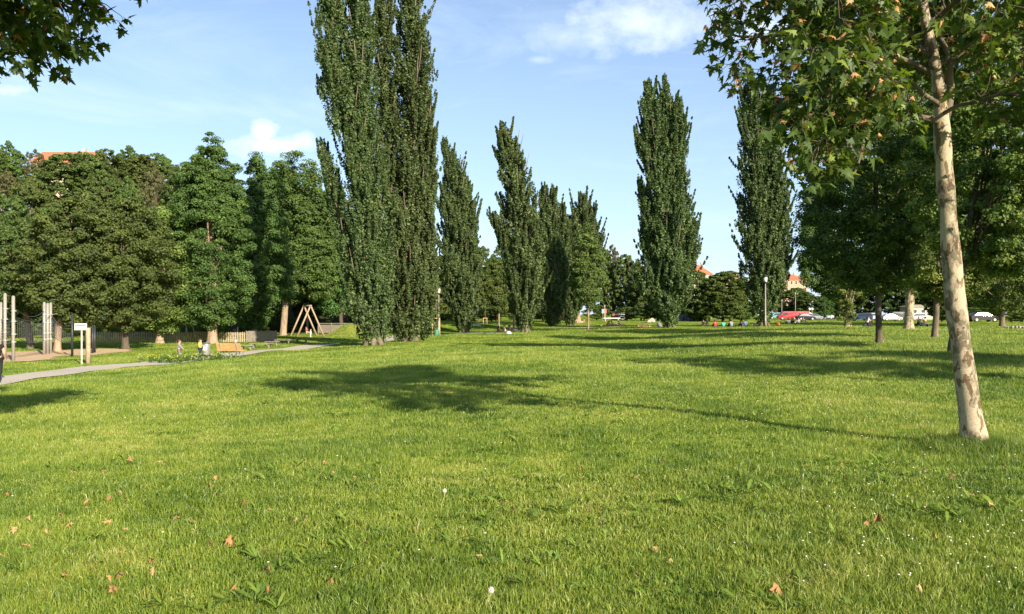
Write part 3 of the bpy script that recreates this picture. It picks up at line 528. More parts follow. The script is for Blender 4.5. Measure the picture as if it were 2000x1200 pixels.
# ------------------------------------------------------------------ lobed plane-tree leaves and the near plane trees
LU = np.array([0,.10,-.04,.20,.30,.24,.46,.62,.56,.78,1.0]); LW = np.array([0,.20,.40,.36,.62,.30,.24,.40,.18,.14,0])
_lu = np.concatenate([LU, LU[1:-1][::-1]]); _lw = np.concatenate([LW, -LW[1:-1][::-1]]); NLV = len(_lu)
def lobed(C, U, Nrm, size, curl, name, mats, parent, rn, midx=None):
    W_ = np.cross(Nrm, U); n = len(C); lu = np.append(_lu, .36); lw = np.append(_lw, 0)
    V = C[:, None]+size[:, None, None]*(U[:, None]*lu[None, :, None]+W_[:, None]*lw[None, :, None]-Nrm[:, None]*(curl[:, None]*(np.abs(lw)[None]**1.3*.9+lu[None]**2*.35-.06*(lw == 0)))[:, :, None])
    k = NLV+1; base = np.arange(n)[:, None, None]*k; tri = np.array([[NLV, i, (i+1) % NLV] for i in range(NLV)])[None]+base
    return np_mesh(name, V.reshape(-1, 3), [tri.reshape(-1, 3)], mats, parent, attr=np.repeat(rn, NLV), matidx=None if midx is None else np.repeat(midx, NLV))
def plane_tree(label, base, trunk, limbs, seed, nper=9, blen=1.2, lsize=.15, dead=.08, balls=40, name='plane_tree', keep=None):
    rng = np.random.default_rng(seed); b = np.array(base); root = thing(name, label, 'plane tree', tuple(b))
    P, R = interp_line([tuple(at(*p)-b) for p, r in trunk], [r for p, r in trunk], .07)
    mb = MB(); mb.tube(P, [r*(1+.035*math.sin(i*.7)+.025*math.sin(i*.31+1)) for i, r in enumerate(R)], 28)
    for k in range(6): w = k*1.05+.3; mb.tube([(math.cos(w)*R[0]*1.15, math.sin(w)*R[0]*1.15, -.25), (math.cos(w)*R[0]*.55, math.sin(w)*R[0]*.55, .12), (P[6][0]+math.cos(w)*R[0]*.25, P[6][1]+math.sin(w)*R[0]*.25, .5)], [R[0]*.3, R[0]*.45, R[0]*.4], 12)
    to = mb.build('trunk', M['planebark'], root, True)
    LC = []; LUu = []; TW = MB(); LB = MB()
    def twig(a, dirv, ln, depth):
        n = 5; pts = [a]; dv = dirv.copy()
        for i in range(n): dv = unit(dv+rng.normal(0, .22, 3)+np.array([0, 0, -.10 if depth else .02])); pts.append(pts[-1]+dv*ln/n)
        if keep is not None and not all(keep(q+b) for q in pts[1::2]): return
        r0 = .0035+ln*.007; TW.tube([tuple(p) for p in pts], list(np.linspace(r0, .002, n+1)), 4, cap=False)
        if depth == 0:
            for i in range(1, n+1):
                for _ in range(2 if i < n else 1):
                    side = unit(np.cross(dv, rng.normal(size=3))); twig(pts[i], unit(dv*.6+side*.9+np.array([0, 0, -.05])), ln*rng.uniform(.3, .5), 1)
        else:
            for i in range(1, n+1):
                for _ in range(2 if i == n else 1):
                    side = unit(np.cross(dv, rng.normal(size=3))); o = unit(side*1.0+dv*.6+np.array([0, 0, -.25])); pl = rng.uniform(.03, .07)
                    LC.append(pts[i]+o*pl); LUu.append(unit(o+np.array([0, 0, -.35])+rng.normal(0, .25, 3)))
    for li, (pl, r0) in enumerate(limbs):
        mul = 2.3 if (len(limbs) > 15 and 11 <= li <= 16) else (.75 if len(limbs) < 17 and li in (0, 1, 2, 4, 5) else (.82 if len(limbs) > 15 and li < 11 else 1.0))
        A = np.array([at(*p)-b for p in pl]); P_, R_ = interp_line(A, np.linspace(r0, .012, len(A)), .12); LB.tube([(p[0]+.01*math.sin(i*1.1), p[1], p[2]+.012*math.sin(i*.8)) for i, p in enumerate(P_)], R_, 10)
        A_ = np.array(P_); L = len(A_)
        for j in range(int((nper*L*.12+3)*mul)):
            i = int(L*(.18+.80*rng.random()**.75)); i = min(i, L-2); tdir = unit(A_[i+1]-A_[i]); side = unit(np.cross(tdir, rng.normal(size=3)))
            twig(A_[i], unit(tdir*.7+side*1.0+np.array([0, 0, .12])), blen*rng.uniform(.45, 1.1), 0)
        twig(A_[-1], unit(A_[-1]-A_[-3]), blen*.7, 0)
    C = np.array(LC); U = unit(np.array(LUu)); Nn = rng.normal(0, .45, C.shape)+np.array([0, 0, 1.0]); Nn = unit(Nn-U*(Nn*U).sum(1, keepdims=True)); n = len(C)
    dd = (rng.random(n) < dead).astype(int); sz = lsize*rng.uniform(.55, 1.25, n)*np.where(dd, .62, 1)
    lobed(C, U, Nn, sz, rng.uniform(.1, .7, n)+dd*1.1, 'crown', [M['plane'], M['dead']], root, np.clip(rng.normal(.42, .22, n), 0, 1), dd)
    LB.build('limb', M['bark'], root, True); TW.build('twig', M['twig'], root, True)
    sm = MB(); sm.tube([(0,0,0),(.006,0,-.05),(0,.004,-.10)], .0022, 4); sm.ball((0,.004,-.115), .017, 8, 6); first = None
    for q in rng.choice(n, min(balls, n), replace=False):
        if first is None: first = sm.build('seed_ball', M['twig'], root, True); o = first
        else: o = first.copy(); COL.objects.link(o); o.parent = root
        o.location = C[q]
    return root
bx, by, bz = G(1903, 876)
D0 = by
def keepN(q):       # the crown keeps clear of the open view to its left, as pruned street trees do
    px = 1000+F*q[0]/q[1]; py = HZ-F*(q[2]-CH)/q[1]
    if q[1] < 5: return False
    lim = 130+(px-1375)*1.1 if px < 1500 else (270+(px-1500)*2.2 if px < 1570 else (425 if px < 1720 else (270 if px < 1900 else 340)))
    tx = 1806+(py-30)*.156
    if 30 < py < 330 and abs(px-tx) < 30 and q[1] < D0+.1: return False
    return px > 1372 and py < lim
trunkN = [((1905,882,D0),.165),((1901,850,D0),.136),((1889,760,D0),.122),((1878,680,D0),.112),((1867,600,D0),.112),((1860,520,D0),.108),((1853,440,D0),.098),((1845,340,D0),.094),((1841,270,D0),.092),((1838,225,D0),.082),((1833,170,D0),.068),((1821,100,D0),.060),((1806,30,D0+.05),.054),((1798,-60,D0+.1),.050),((1794,-200,D0+.1),.040),((1790,-380,D0+.2),.025),((1792,-560,D0+.2),.012)]
d = D0
limbsN = [([(1840,238,d),(1800,232,d-.1),(1755,212,d-.3),(1712,190,d-.5),(1640,182,d-.8),(1560,196,d-1.1),(1500,190,d-1.4)],.040),
 ([(1830,150,d),(1770,120,d+.1),(1690,85,d),(1600,70,d-.3),(1510,72,d-.7),(1440,70,d-1.0)],.036),
 ([(1822,105,d),(1750,40,d+.3),(1660,-10,d+.2),(1560,-30,d-.3),(1470,-20,d-.8)],.036),
 ([(1846,235,d+.03),(1856,180,d),(1857,130,d-.02),(1890,88,d-.1),(1940,40,d-.2),(2000,-40,d-.3),(2060,-130,d-.3)],.050),
 ([(1857,130,d),(1846,95,d+.1),(1835,50,d+.4),(1850,-40,d+.7),(1870,-160,d+.9)],.030),
 ([(1826,130,d),(1880,110,d+.4),(1960,100,d+.8),(2060,90,d+1.0),(2160,70,d+1.2)],.030),
 ([(1812,60,d),(1860,10,d-.6),(1930,-50,d-1.2),(2010,-80,d-1.6)],.034),
 ([(1838,225,d),(1880,205,d-.5),(1940,190,d-1.1),(2010,180,d-1.6)],.026),
 ([(1836,210,d),(1790,170,d-.6),(1730,130,d-1.3),(1660,110,d-2.0)],.028),
 ([(1712,190,d-.5),(1695,235,d-.7),(1680,300,d-.9),(1664,360,d-1.0)],.016),
 ([(1640,182,d-.8),(1610,230,d-1.0),(1590,300,d-1.1),(1570,345,d-1.1)],.014),
 ([(1806,30,d),(1740,-60,d+.6),(1650,-150,d+1.0),(1560,-220,d+1.2)],.034),
 ([(1798,-60,d),(1700,-170,d-.6),(1600,-260,d-1.1),(1500,-300,d-1.5)],.032),
 ([(1796,-120,d),(1880,-220,d+.6),(1980,-320,d+1)],.032),([(1795,-200,d),(1870,-330,d-.7),(1930,-420,d-1.3)],.028),
 ([(1798,-60,d),(1830,-140,d+1.4),(1800,-150,d+2.8)],.03),([(1793,-240,d),(1720,-360,d+.5),(1650,-450,d+1.1)],.026),([(1791,-330,d),(1760,-480,d-.4),(1740,-600,d-.6)],.022),([(1804,0,d),(1720,-50,d-1),(1620,-90,d-2)],.028),
 ([(1798,-60,d),(1760,-130,d+1.2),(1700,-160,d+2.4)],.03),([(1810,50,d),(1830,20,d+1.2),(1800,0,d+2.2)],.026),([(1822,110,d),(1790,90,d+.9),(1740,60,d+1.9),(1690,50,d+2.6)],.026)]
nearest = plane_tree('nearest tree, a leaning plane with mottled cream bark and brown seed clusters', (bx, by, bz-.03), trunkN, limbsN, 5, nper=4.8, blen=1.0, lsize=.128, dead=.07, balls=60, keep=keepN)
for px, py, r, up in ((1847,262,.020,1.3),(1851,343,.024,.9),(1857,448,.018,1.2),(1884,640,.022,1.5),(1893,742,.020,1.4)):
    kx = np.interp(py, [235,340,520,680,860], [1838,1845,1860,1878,1902]); p = at((px+kx)/2+3, py, D0-.105)-np.array([bx, by, bz-.03]); b = MB(); b.ball(tuple(p), r, 10, 7, 0, (1.1,.6,up)); b.ball((p[0], p[1]-r*.45, p[2]), r*.5, 8, 6, 1, (1,.5,up)); b.build('knot', [M['planebark'], M['darkbark']], nearest, True)
wx, wy = -9.0, 4.5; wz = gz(wx, wy)
def wp(x, y, z): return (1000+F*x/y, HZ-F*(z-CH)/y, y)
def keepW(q):
    if q[1] < 3 or q[2] < wz+2.6: return False
    px = 1000+F*q[0]/q[1]; py = HZ-F*(q[2]-CH)/q[1]
    return not ((px > -60 and py > 148-max(0, px-120)*.75) or (px > 288 and py > -40))
trunkW = [(wp(wx,wy,wz-.02),.17),(wp(wx+.05,wy,wz+.6),.14),(wp(wx+.1,wy,wz+2),.12),(wp(wx+.1,wy+.1,wz+3.6),.11),(wp(wx,wy+.1,wz+5.5),.08),(wp(wx+.1,wy+.2,wz+8.5),.03)]
limbsW = [([wp(wx+.1,wy+.05,wz+3.3),wp(-7.6,5.6,4.6),wp(-6.2,6.8,5.1),wp(-5.2,7.4,4.9),wp(-4.7,7.7,4.55)],.055),([wp(-6.9,6.2,4.9),wp(-5.8,7.0,5.5),wp(-4.7,7.6,5.45),wp(-4.1,7.9,4.95)],.035),
 ([wp(-7.3,5.8,4.8),wp(-6.3,7.4,4.6),wp(-5.3,8.3,4.4)],.035),([wp(wx+.1,wy+.05,wz+4.5),wp(-7.8,6.2,6.3),wp(-6.4,8.2,7.2),wp(-5.6,9,7.4)],.05),([wp(-6.4,6.7,5.2),wp(-5.5,7.6,5.0),wp(-4.95,8.0,4.7)],.03),([wp(-5.9,7.1,5.2),wp(-5.1,7.4,5.15),wp(-4.5,7.5,4.9)],.025),
 ([wp(wx+.1,wy,wz+5),wp(-7.4,4.6,7.4),wp(-6,5.2,8.4)],.05),([wp(wx,wy+.1,wz+4.2),wp(-9.6,6.5,6),wp(-10,8.5,6.6)],.05),([wp(wx,wy+.1,wz+5.5),wp(-9.8,4.2,7.5),wp(-11,4.2,8)],.04),([wp(wx,wy+.1,wz+6),wp(-8.3,6,7.8),wp(-7.9,7.5,8.6)],.04),([wp(-7.8,6.2,6.3),wp(-7.6,8,6.4),wp(-7.3,9.6,6.2)],.03),([wp(-6.2,6.8,5.1),wp(-5.0,7.2,5.7),wp(-4.1,7.4,5.45),wp(-3.3,7.3,5.6)],.03),([wp(-6.2,6.8,5.1),wp(-5.0,6.6,6.0),wp(-3.9,6.9,6.2),wp(-3.0,7.2,6.1)],.03),([wp(-5.0,7.2,5.7),wp(-4.2,8.2,6.2),wp(-3.6,8.6,6.4)],.025),([wp(-5.4,7.1,5.5),wp(-4.4,6.6,5.5),wp(-3.7,6.4,5.5)],.025),([wp(-6.6,5.9,5.3),wp(-5.6,6.6,6.3),wp(-4.8,7.0,6.6)],.03)]
plane_tree('plane tree beside the camera whose leafy branch hangs into the top left corner', (wx, wy, wz-.03), trunkW, limbsW, 9, nper=7, blen=.95, lsize=.13, dead=.06, balls=30, keep=keepW)
# ------------------------------------------------------------------ grass
def blades(n, dmin, dmax, seed, pw, wid, hgt, segs):
    rng = np.random.default_rng(seed); r = rng.random(n)
    d = dmin*(dmax/dmin)**r if pw == 2 else np.sqrt(dmin**2+(dmax**2-dmin**2)*r) if pw == 0 else dmin+(dmax-dmin)*r
    half = .74 if dmax < 30 else .70; a = rng.uniform(-half, half, n); x = a*d+rng.normal(0, .02, n); y = d
    k = (seg_dist(x, y, PATH) > 1.0+.4*rng.random(n)) & (seg_dist(x, y, PATH2) > 1.1) & ~inside(x, y, SAND) & ~((y > 110) & (x < -18)); x, y, d = x[k], y[k], d[k]; n = len(x)
    z = terrain(x, y); patch = .5+.5*np.sin(x*1.7+2*np.sin(y*.9))*np.sin(y*1.3+1.5*np.sin(x*.8)); tuft = .5+.5*np.sin(x*7+3*np.sin(y*5))*np.sin(y*6.1+2*np.sin(x*4.3))
    h = hgt*rng.uniform(.45, 1.25, n)*(.45+.5*patch**1.5+.6*tuft**2); tall = rng.random(n) < .015; h = np.where(tall, h*1.8, h)
    tr = np.exp(-((x-bx)**2+(y-by)**2)/.35); h = h*(1+1.3*tr)*np.where((x > 10) & (y > 14) & (y < 60), 1.35, 1)
    w = wid*rng.uniform(.6, 1.3, n)*np.maximum(1, d/(dmin*1.15)); ph = rng.random(n)*2*PI; lean = h*rng.uniform(.1, .95, n); lp = rng.random(n)*2*PI
    dx, dy = np.cos(ph)*w*.5, np.sin(ph)*w*.5; lx, ly = np.cos(lp)*lean, np.sin(lp)*lean; z0 = z-.01
    rn = np.clip(rng.normal(.5, .24, n)+.1*(1-patch), 0, 1)
    if segs == 2:
        V = np.stack([np.stack([x-dx, y-dy, z0], 1), np.stack([x+dx, y+dy, z0], 1), np.stack([x+dx*.75+lx*.32, y+dy*.75+ly*.32, z+h*.62], 1), np.stack([x-dx*.75+lx*.32, y-dy*.75+ly*.32, z+h*.62], 1), np.stack([x+lx, y+ly, z+h*np.where(lean > h*.7, .85, 1)], 1)], 1).reshape(-1, 3)
        i = np.arange(n)*5; return V, np.stack([i, i+1, i+2, i+3], 1), np.stack([i+3, i+2, i+4], 1), rn
    V = np.stack([np.stack([x-dx, y-dy, z0], 1), np.stack([x+dx, y+dy, z0], 1), np.stack([x+lx, y+ly, z+h], 1)], 1).reshape(-1, 3); i = np.arange(n)*3
    return V, None, np.stack([i, i+1, i+2], 1), rn
def grass():
    Vs = []; Qs = []; Ts = []; rq = []; rt = []; off = 0
    rng = np.random.default_rng(12); n = 9000; a = rng.random(n)*6.28; r = .10+.38*rng.random(n)**1.3; X = bx+np.cos(a)*r*1.2; Y = by+np.sin(a)*r; Z = terrain(X, Y)-.01; h = rng.uniform(.08, .28, n)*np.exp(-r*1.4); ph = rng.random(n)*6.28; w = .0035
    V = np.stack([np.stack([X-np.cos(ph)*w, Y-np.sin(ph)*w, Z], 1), np.stack([X+np.cos(ph)*w, Y+np.sin(ph)*w, Z], 1), np.stack([X+rng.normal(0,.05,n), Y+rng.normal(0,.05,n), Z+h], 1)], 1).reshape(-1, 3)
    Ts.append(np.arange(n*3).reshape(-1, 3)); rt.append(np.clip(rng.normal(.3, .15, n), 0, 1)); Vs.append(V); off += len(V)
    for args in [(330000, 3.0, 8.0, 1, 1, .0040, .064, 2), (400000, 8.0, 20, 2, 1, .0052, .066, 2), (420000, 20, 55, 3, 2, .013, .085, 1), (300000, 55, 215, 4, 2, .034, .10, 1)]:
        V, Q, T, rn = blades(*args)
        if Q is not None: Qs.append(Q+off); rq.append(rn)
        Ts.append(T+off); rt.append(rn); Vs.append(V); off += len(V)
    tag(np_mesh('grass', np.concatenate(Vs), [np.concatenate(Qs), np.concatenate(Ts)], M['grass'], attr=np.concatenate(rq+rt)), 'short green lawn grass growing all over the park ground', 'grass', kind='stuff')
grass()
def weeds():
    rng = np.random.default_rng(77); cen = [G(px, py)[:2] for px, py in [(600,1010),(935,1065),(1250,1020),(1575,1160),(500,1185),(1700,1035),(960,885),(1010,865),(1430,985),(1640,1050),(1290,860),(1130,850),(1220,830),(1480,1150),(880,1020),(820,870),(740,850),(1330,990),(395,945),(1100,1000)]]
    for c in list(cen): cen += [(c[0]+rng.normal(0, .15), c[1]+rng.normal(0, .15)) for _ in range(2)]
    for _ in range(110):
        dd = rng.uniform(4, 26)**1.0; cx0, cy0 = rng.uniform(-.6, .66)*dd, dd; sp = rng.uniform(.15, .7)
        for _ in range(rng.integers(1, 18)): cen.append((cx0+rng.normal(0, sp), cy0+rng.normal(0, sp)))
    cen += [(bx+rng.normal(0, .22), by-.12+rng.normal(0, .16)) for _ in range(16)]
    for _ in range(160): dd = rng.uniform(9, 16); cen.append((dd*rng.uniform(-.05, .35), dd))
    V = []; Fq = []; rn = []; off = 0
    for cx, cy in cen:
        z = gz(cx, cy); k = rng.integers(4, 9); rr = rng.uniform(.055, .125)
        for j in range(k):
            a = rng.random()*6.28; L = rr*rng.uniform(.7, 1.3); el = rng.uniform(.35, 1.15); dx, dy = math.cos(a), math.sin(a); nx, ny = -dy, dx; w = L*rng.uniform(.12, .24)
            prof = [(0,.25),(.3,.55),(.45,.95),(.6,.7),(.78,1.0),(1,.05)]
            for t, wf in prof:
                hx = t*L*math.cos(el*(1-.45*t)); hzz = .02+t*L*math.sin(el)*(1-.32*t)
                V += [(cx+dx*hx-nx*w*wf*.5, cy+dy*hx-ny*w*wf*.5, z+hzz), (cx+dx*hx+nx*w*wf*.5, cy+dy*hx+ny*w*wf*.5, z+hzz)]
            r0 = float(np.clip(rng.normal(.5, .22), 0, 1))
            for i in range(5): Fq.append([off+2*i, off+2*i+1, off+2*i+3, off+2*i+2]); rn.append(r0)
            off += 12
    tag(np_mesh('broadleaf_weeds', V, [np.array(Fq)], M['weed'], attr=rn), 'broad dandelion and dock leaves scattered through the lawn', 'weeds', kind='stuff')
    b = MB()
    for k in range(150):
        if k < 95: px, py = rng.uniform(1560, 2000), rng.uniform(670, 1180)
        elif k < 130: px, py = rng.uniform(1300, 1700), rng.uniform(660, 860)
        else: px, py = rng.uniform(0, 1500), rng.uniform(700, 1150)
        x, y, z = G(px, py); h = .085+rng.random()*.03; r = .0055+.0004*y
        b.ball((x, y, z+h), r, 6, 3, 0, (1, 1, .45)); b.ball((x, y, z+h+r*.25), r*.45, 5, 3, 1, (1, 1, .6)); b.tube([(x, y, z), (x, y, z+h)], .0015, 3, 2)
    tag(b.build('daisies', [M['white'], paint((.6,.42,.04)), M['weed']]), 'tiny white daisies dotted over the lawn', 'daisies', kind='stuff')
    b = MB(); q = []
    for k in range(260):
        px, py = rng.normal(375, 38), 0; x = (px-1000)/F; dd = rng.uniform(45.5, 49.5); x *= dd
        if seg_dist(np.array([x]), np.array([dd]), PATH)[0] < 1.3: dd -= 2.2
        z = gz(x, dd); h = rng.uniform(.2, .5); lx, ly = rng.normal(0, .12, 2); b.tube([(x, dd, z), (x+lx*.5, dd+ly*.5, z+h*.6), (x+lx, dd+ly, z+h)], [.012, .009, .006], 4, 1)
        for j in range(2 if k % 2 else 0): w = rng.random()*6.28; b.ball((x+lx+math.cos(w)*.05, dd+ly+math.sin(w)*.05, z+h-rng.random()*.14), .02, 5, 3, 0)
        for j in range(6):
            t = rng.random()*.7; w = rng.random()*6.28; L = rng.uniform(.08, .2); c = (x+lx*t*.8, dd+ly*t*.8, z+h*t); e = (c[0]+math.cos(w)*L, c[1]+math.sin(w)*L, c[2]+L*.5); n_ = (-math.sin(w)*.03, math.cos(w)*.03)
            b.add([c, ((c[0]+e[0])/2+n_[0], (c[1]+e[1])/2+n_[1], (c[2]+e[2])/2+.02), e, ((c[0]+e[0])/2-n_[0], (c[1]+e[1])/2-n_[1], (c[2]+e[2])/2+.02)], [(0,1,2,3)], 1)
    tag(b.build('wild_mustard', [paint((.62,.60,.05)), M['weed']]), 'tall weeds with small yellow flowers round the children by the path', 'wild flowers', kind='stuff')
weeds()
def fallen():
    rng = np.random.default_rng(5); protos = []
    pts = [(8,1095),(105,910),(100,975),(60,1025),(200,1028),(165,990),(240,1043),(130,1018),(220,1140),(45,1165),(45,1075),(90,1160),(380,870),(330,912),(360,925),(420,945),(437,950),(415,978),(290,950),(235,970),(210,985),(335,1022),(372,1025),(375,1045),(485,1040),(520,865),(455,1072),(550,1095),(605,1040),(450,1160),(90,1050),
      (25,1055),(708,1073),(932,1095),(1035,907),(1128,923),(735,1047),(690,940),(1235,960),(655,930),(772,930),(1045,1010),(1245,937),(1570,918),(1648,912),(1720,1015),(1697,1040),(1580,1097),(1510,1070),(1853,945),(1873,960),(1922,1140),(1445,1150),(1425,1060),(1355,882),(1515,880),(1240,940),(1805,1170),(1470,935),(1080,912),(640,912),(1930,900),(1965,915),(1900,975),(1945,1000),(260,905),(150,925),(170,1000),(180,1060),(300,1130),(1665,1140)]
    rl = random.Random(6); pts += [(rl.uniform(0, 650), rl.uniform(860, 1180)) for _ in range(40)]+[(rl.uniform(650, 1990), rl.uniform(860, 1180)) for _ in range(18)]
    words = {0: 'curled tan fallen plane leaf on the grass', 1: 'flat orange brown fallen plane leaf on the grass', 2: 'crumpled dark brown fallen plane leaf on the grass'}
    for i, (px, py) in enumerate(pts):
        x, y, z = G(px, py); v = i % 3
        if len(protos) <= v:
            C = np.zeros((1, 3)); U = np.array([[1., 0, 0]]); N = np.array([[0, .1, 1.]]); N = unit(N)
            o = lobed(C-U*.07, U, N, np.array([.085, ]), np.array([[.9, .35, 1.6][v]]), 'fallen_leaf', M['dead'], None, np.array([[.75, .5, .2][v]])); o.data.polygons.foreach_set('use_smooth', [True]*len(o.data.polygons)); protos.append(o)
        else: o = protos[v].copy(); COL.objects.link(o)
        tag(o, words[v], 'fallen leaf', 'dry plane leaves fallen on the lawn'); s = rng.uniform(.4, .95)*(1+.02*y)
        o.location = (x, y, z+.032+.022*rng.random()); o.rotation_euler = (rng.normal(0, .45), rng.normal(0, .45), rng.random()*6.28); o.scale = (s, s*rng.uniform(.5, 1), s*rng.uniform(.8, 1.6))
fallen()
def dandelion(px, py, label, h):
    x, y, z = G(px, py); t = thing('dandelion_clock', label, 'dandelion', (x, y, z)); b = MB(); b.tube([(0,0,0),(.005,0,h*.5),(.03,0,h*.8),(.03,0,h)], .0028, 6); b.build('stem', paint((.35,.33,.15)), t, True)
    b = MB(); rg = random.Random(3); b.ball((.03,0,h), .008, 8, 5)
    for k in range(150):
        u = Vector((rg.gauss(0,1), rg.gauss(0,1), rg.gauss(0,1))).normalized(); c = Vector((.03,0,h)); e = c+u*.015; b.tube([c, e], .0006, 3); b.ball(e, .0035, 5, 3, 0)
    b.build('seed_head', paint((.45,.43,.38), .9), t)
dandelion(861, 1012, 'white dandelion clock on a bent stalk in the middle foreground', .22); dandelion(948, 1198, 'white dandelion clock low at the bottom edge', .12)
# ------------------------------------------------------------------ people
SK = dict(pelvis=(0,0,.52,.078), belly=(0,0,.62,.070), chest=(0,0,.73,.082), neck=(0,.003,.835,.034), jaw=(0,.012,.875,.046), head=(0,.008,.925,.060), crown=(0,0,.965,.046),
          ls=(-.105,0,.80,.040), le=(-.135,-.01,.645,.027), lw=(-.14,.03,.51,.019), lh=(-.14,.05,.46,.020), rs=(.105,0,.80,.040), re=(.135,-.01,.645,.027), rw=(.14,.03,.51,.019), rh=(.14,.05,.46,.020),
          lhip=(-.055,0,.49,.058), lk=(-.06,.01,.28,.036), la=(-.06,0,.05,.024), lt=(-.065,.075,.02,.020), rhip=(.055,0,.49,.058), rk=(.06,.01,.28,.036), ra=(.06,0,.05,.024), rt=(.065,.075,.02,.020))
BONES = [('pelvis','belly'),('belly','chest'),('chest','neck'),('neck','jaw'),('jaw','head'),('head','crown'),('chest','ls'),('ls','le'),('le','lw'),('lw','lh'),('chest','rs'),('rs','re'),('re','rw'),('rw','rh'),
         ('pelvis','lhip'),('lhip','lk'),('lk','la'),('la','lt'),('pelvis','rhip'),('rhip','rk'),('rk','ra'),('ra','rt')]
POSE = {'stand': {}, 'walk': dict(lk=(-.05,.09,.28), la=(-.05,.13,.05), lt=(-.05,.20,.03), rk=(.06,-.01,.27), ra=(.06,-.13,.07), rt=(.065,-.07,.02), lw=(-.13,-.03,.52), lh=(-.13,-.02,.47), rw=(.13,.10,.53), rh=(.13,.13,.49)),
 'reach': dict(re=(.13,.09,.68), rw=(.11,.21,.66), rh=(.10,.26,.65)),
 'crouch': dict(lk=(-.10,.05,.27), rk=(.10,.05,.27), le=(-.12,.07,.66), lw=(-.05,.15,.58), lh=(-.02,.17,.57), re=(.12,.07,.66), rw=(.05,.15,.58), rh=(.02,.17,.57)),
 'sit': dict(pelvis=(0,0,.065), belly=(0,.0,.16), chest=(0,.03,.26), neck=(0,.05,.36), jaw=(0,.065,.40), head=(0,.06,.45), crown=(0,.05,.49), ls=(-.105,.03,.33), le=(-.14,.12,.23), lw=(-.07,.22,.24), lh=(-.03,.25,.24), rs=(.105,.03,.33), re=(.14,.12,.23), rw=(.07,.22,.24), rh=(.03,.25,.24),
             lhip=(-.055,.02,.06), lk=(-.09,.22,.23), la=(-.08,.33,.04), lt=(-.08,.40,.02), rhip=(.055,.02,.06), rk=(.09,.22,.23), ra=(.08,.33,.04), rt=(.08,.40,.02)),
 'lean': dict(pelvis=(0,0,.065), belly=(0,-.06,.14), chest=(0,-.12,.22), neck=(0,-.16,.31), jaw=(0,-.155,.35), head=(0,-.17,.40), crown=(0,-.18,.44), ls=(-.105,-.14,.28), le=(-.15,-.20,.14), lw=(-.15,-.24,.03), lh=(-.15,-.26,.015), rs=(.105,-.14,.28), re=(.15,-.20,.14), rw=(.15,-.24,.03), rh=(.15,-.26,.015),
             lhip=(-.055,.02,.06), lk=(-.07,.24,.16), la=(-.07,.42,.03), lt=(-.08,.45,.09), rhip=(.055,.02,.06), rk=(.07,.25,.10), ra=(.07,.47,.03), rt=(.07,.49,.09)),
 'lie': dict(pelvis=(0,0,.06), belly=(0,-.11,.065), chest=(0,-.21,.07), neck=(0,-.31,.075), jaw=(0,-.35,.085), head=(0,-.40,.085), crown=(0,-.44,.08), ls=(-.105,-.28,.05), le=(-.16,-.15,.03), lw=(-.13,-.02,.03), lh=(-.12,.03,.03), rs=(.105,-.28,.05), re=(.16,-.36,.03), rw=(.07,-.46,.04), rh=(.03,-.45,.05),
             lhip=(-.055,.02,.05), lk=(-.07,.20,.20), la=(-.07,.32,.03), lt=(-.07,.39,.02), rhip=(.055,.02,.05), rk=(.07,.24,.05), ra=(.07,.46,.03), rt=(.08,.47,.08)),
 'swing': dict(pelvis=(0,0,.30), belly=(0,-.03,.39), chest=(0,-.06,.50), neck=(0,-.06,.60), jaw=(0,-.05,.64), head=(0,-.05,.69), crown=(0,-.06,.73), ls=(-.105,-.06,.57), le=(-.15,.02,.50), lw=(-.14,.06,.58), lh=(-.14,.06,.62), rs=(.105,-.06,.57), re=(.15,.02,.50), rw=(.14,.06,.58), rh=(.14,.06,.62),
             lhip=(-.055,.03,.29), lk=(-.06,.24,.30), la=(-.06,.34,.13), lt=(-.06,.41,.13), rhip=(.055,.03,.29), rk=(.06,.24,.30), ra=(.06,.34,.13), rt=(.06,.41,.13))}
def skinned(name, J, bones, root, m, parent, grow=0.0, gs=1.0, h=1.0, trim=None, extra=None):
    names = []; edges = []
    for a, b in bones:
        for q in (a, b):
            if q not in names: names.append(q)
    co = {q: Vector(J[q][:3])*h for q in names}; rr = {q: (J[q][3]*gs+grow)*h for q in names}
    for k, (ref, t) in (trim or {}).items(): co[k] = Vector(J[ref][:3])*h*(1-t)+co[k]*t
    vs = [co[q] for q in names]; rs = [rr[q] for q in names]; es = [(names.index(a), names.index(b)) for a, b in bones]
    for hand, pts in (extra or []):
        i0 = names.index(hand)
        for ch in pts:
            prev = i0
            for p, r in ch: vs.append(Vector(p)); rs.append(r); es.append((prev, len(vs)-1)); prev = len(vs)-1
    me = bpy.data.meshes.new(name); me.from_pydata(vs, es, []); me.materials.append(m); o = put(bpy.data.objects.new(name, me), parent)
    o.modifiers.new('skin', 'SKIN').use_smooth_shade = True
    for i, r in enumerate(rs): me.skin_vertices[0].data[i].radius = (r, r)
    for i in range(len(rs)): me.skin_vertices[0].data[i].use_root = (i == names.index(root))
    ss = o.modifiers.new('sub', 'SUBSURF'); ss.levels = 1; ss.render_levels = 2 if h > 0 else 1
    return o
SKIN = paint((.52,.30,.20), .6); SKIN2 = paint((.34,.19,.12), .6)
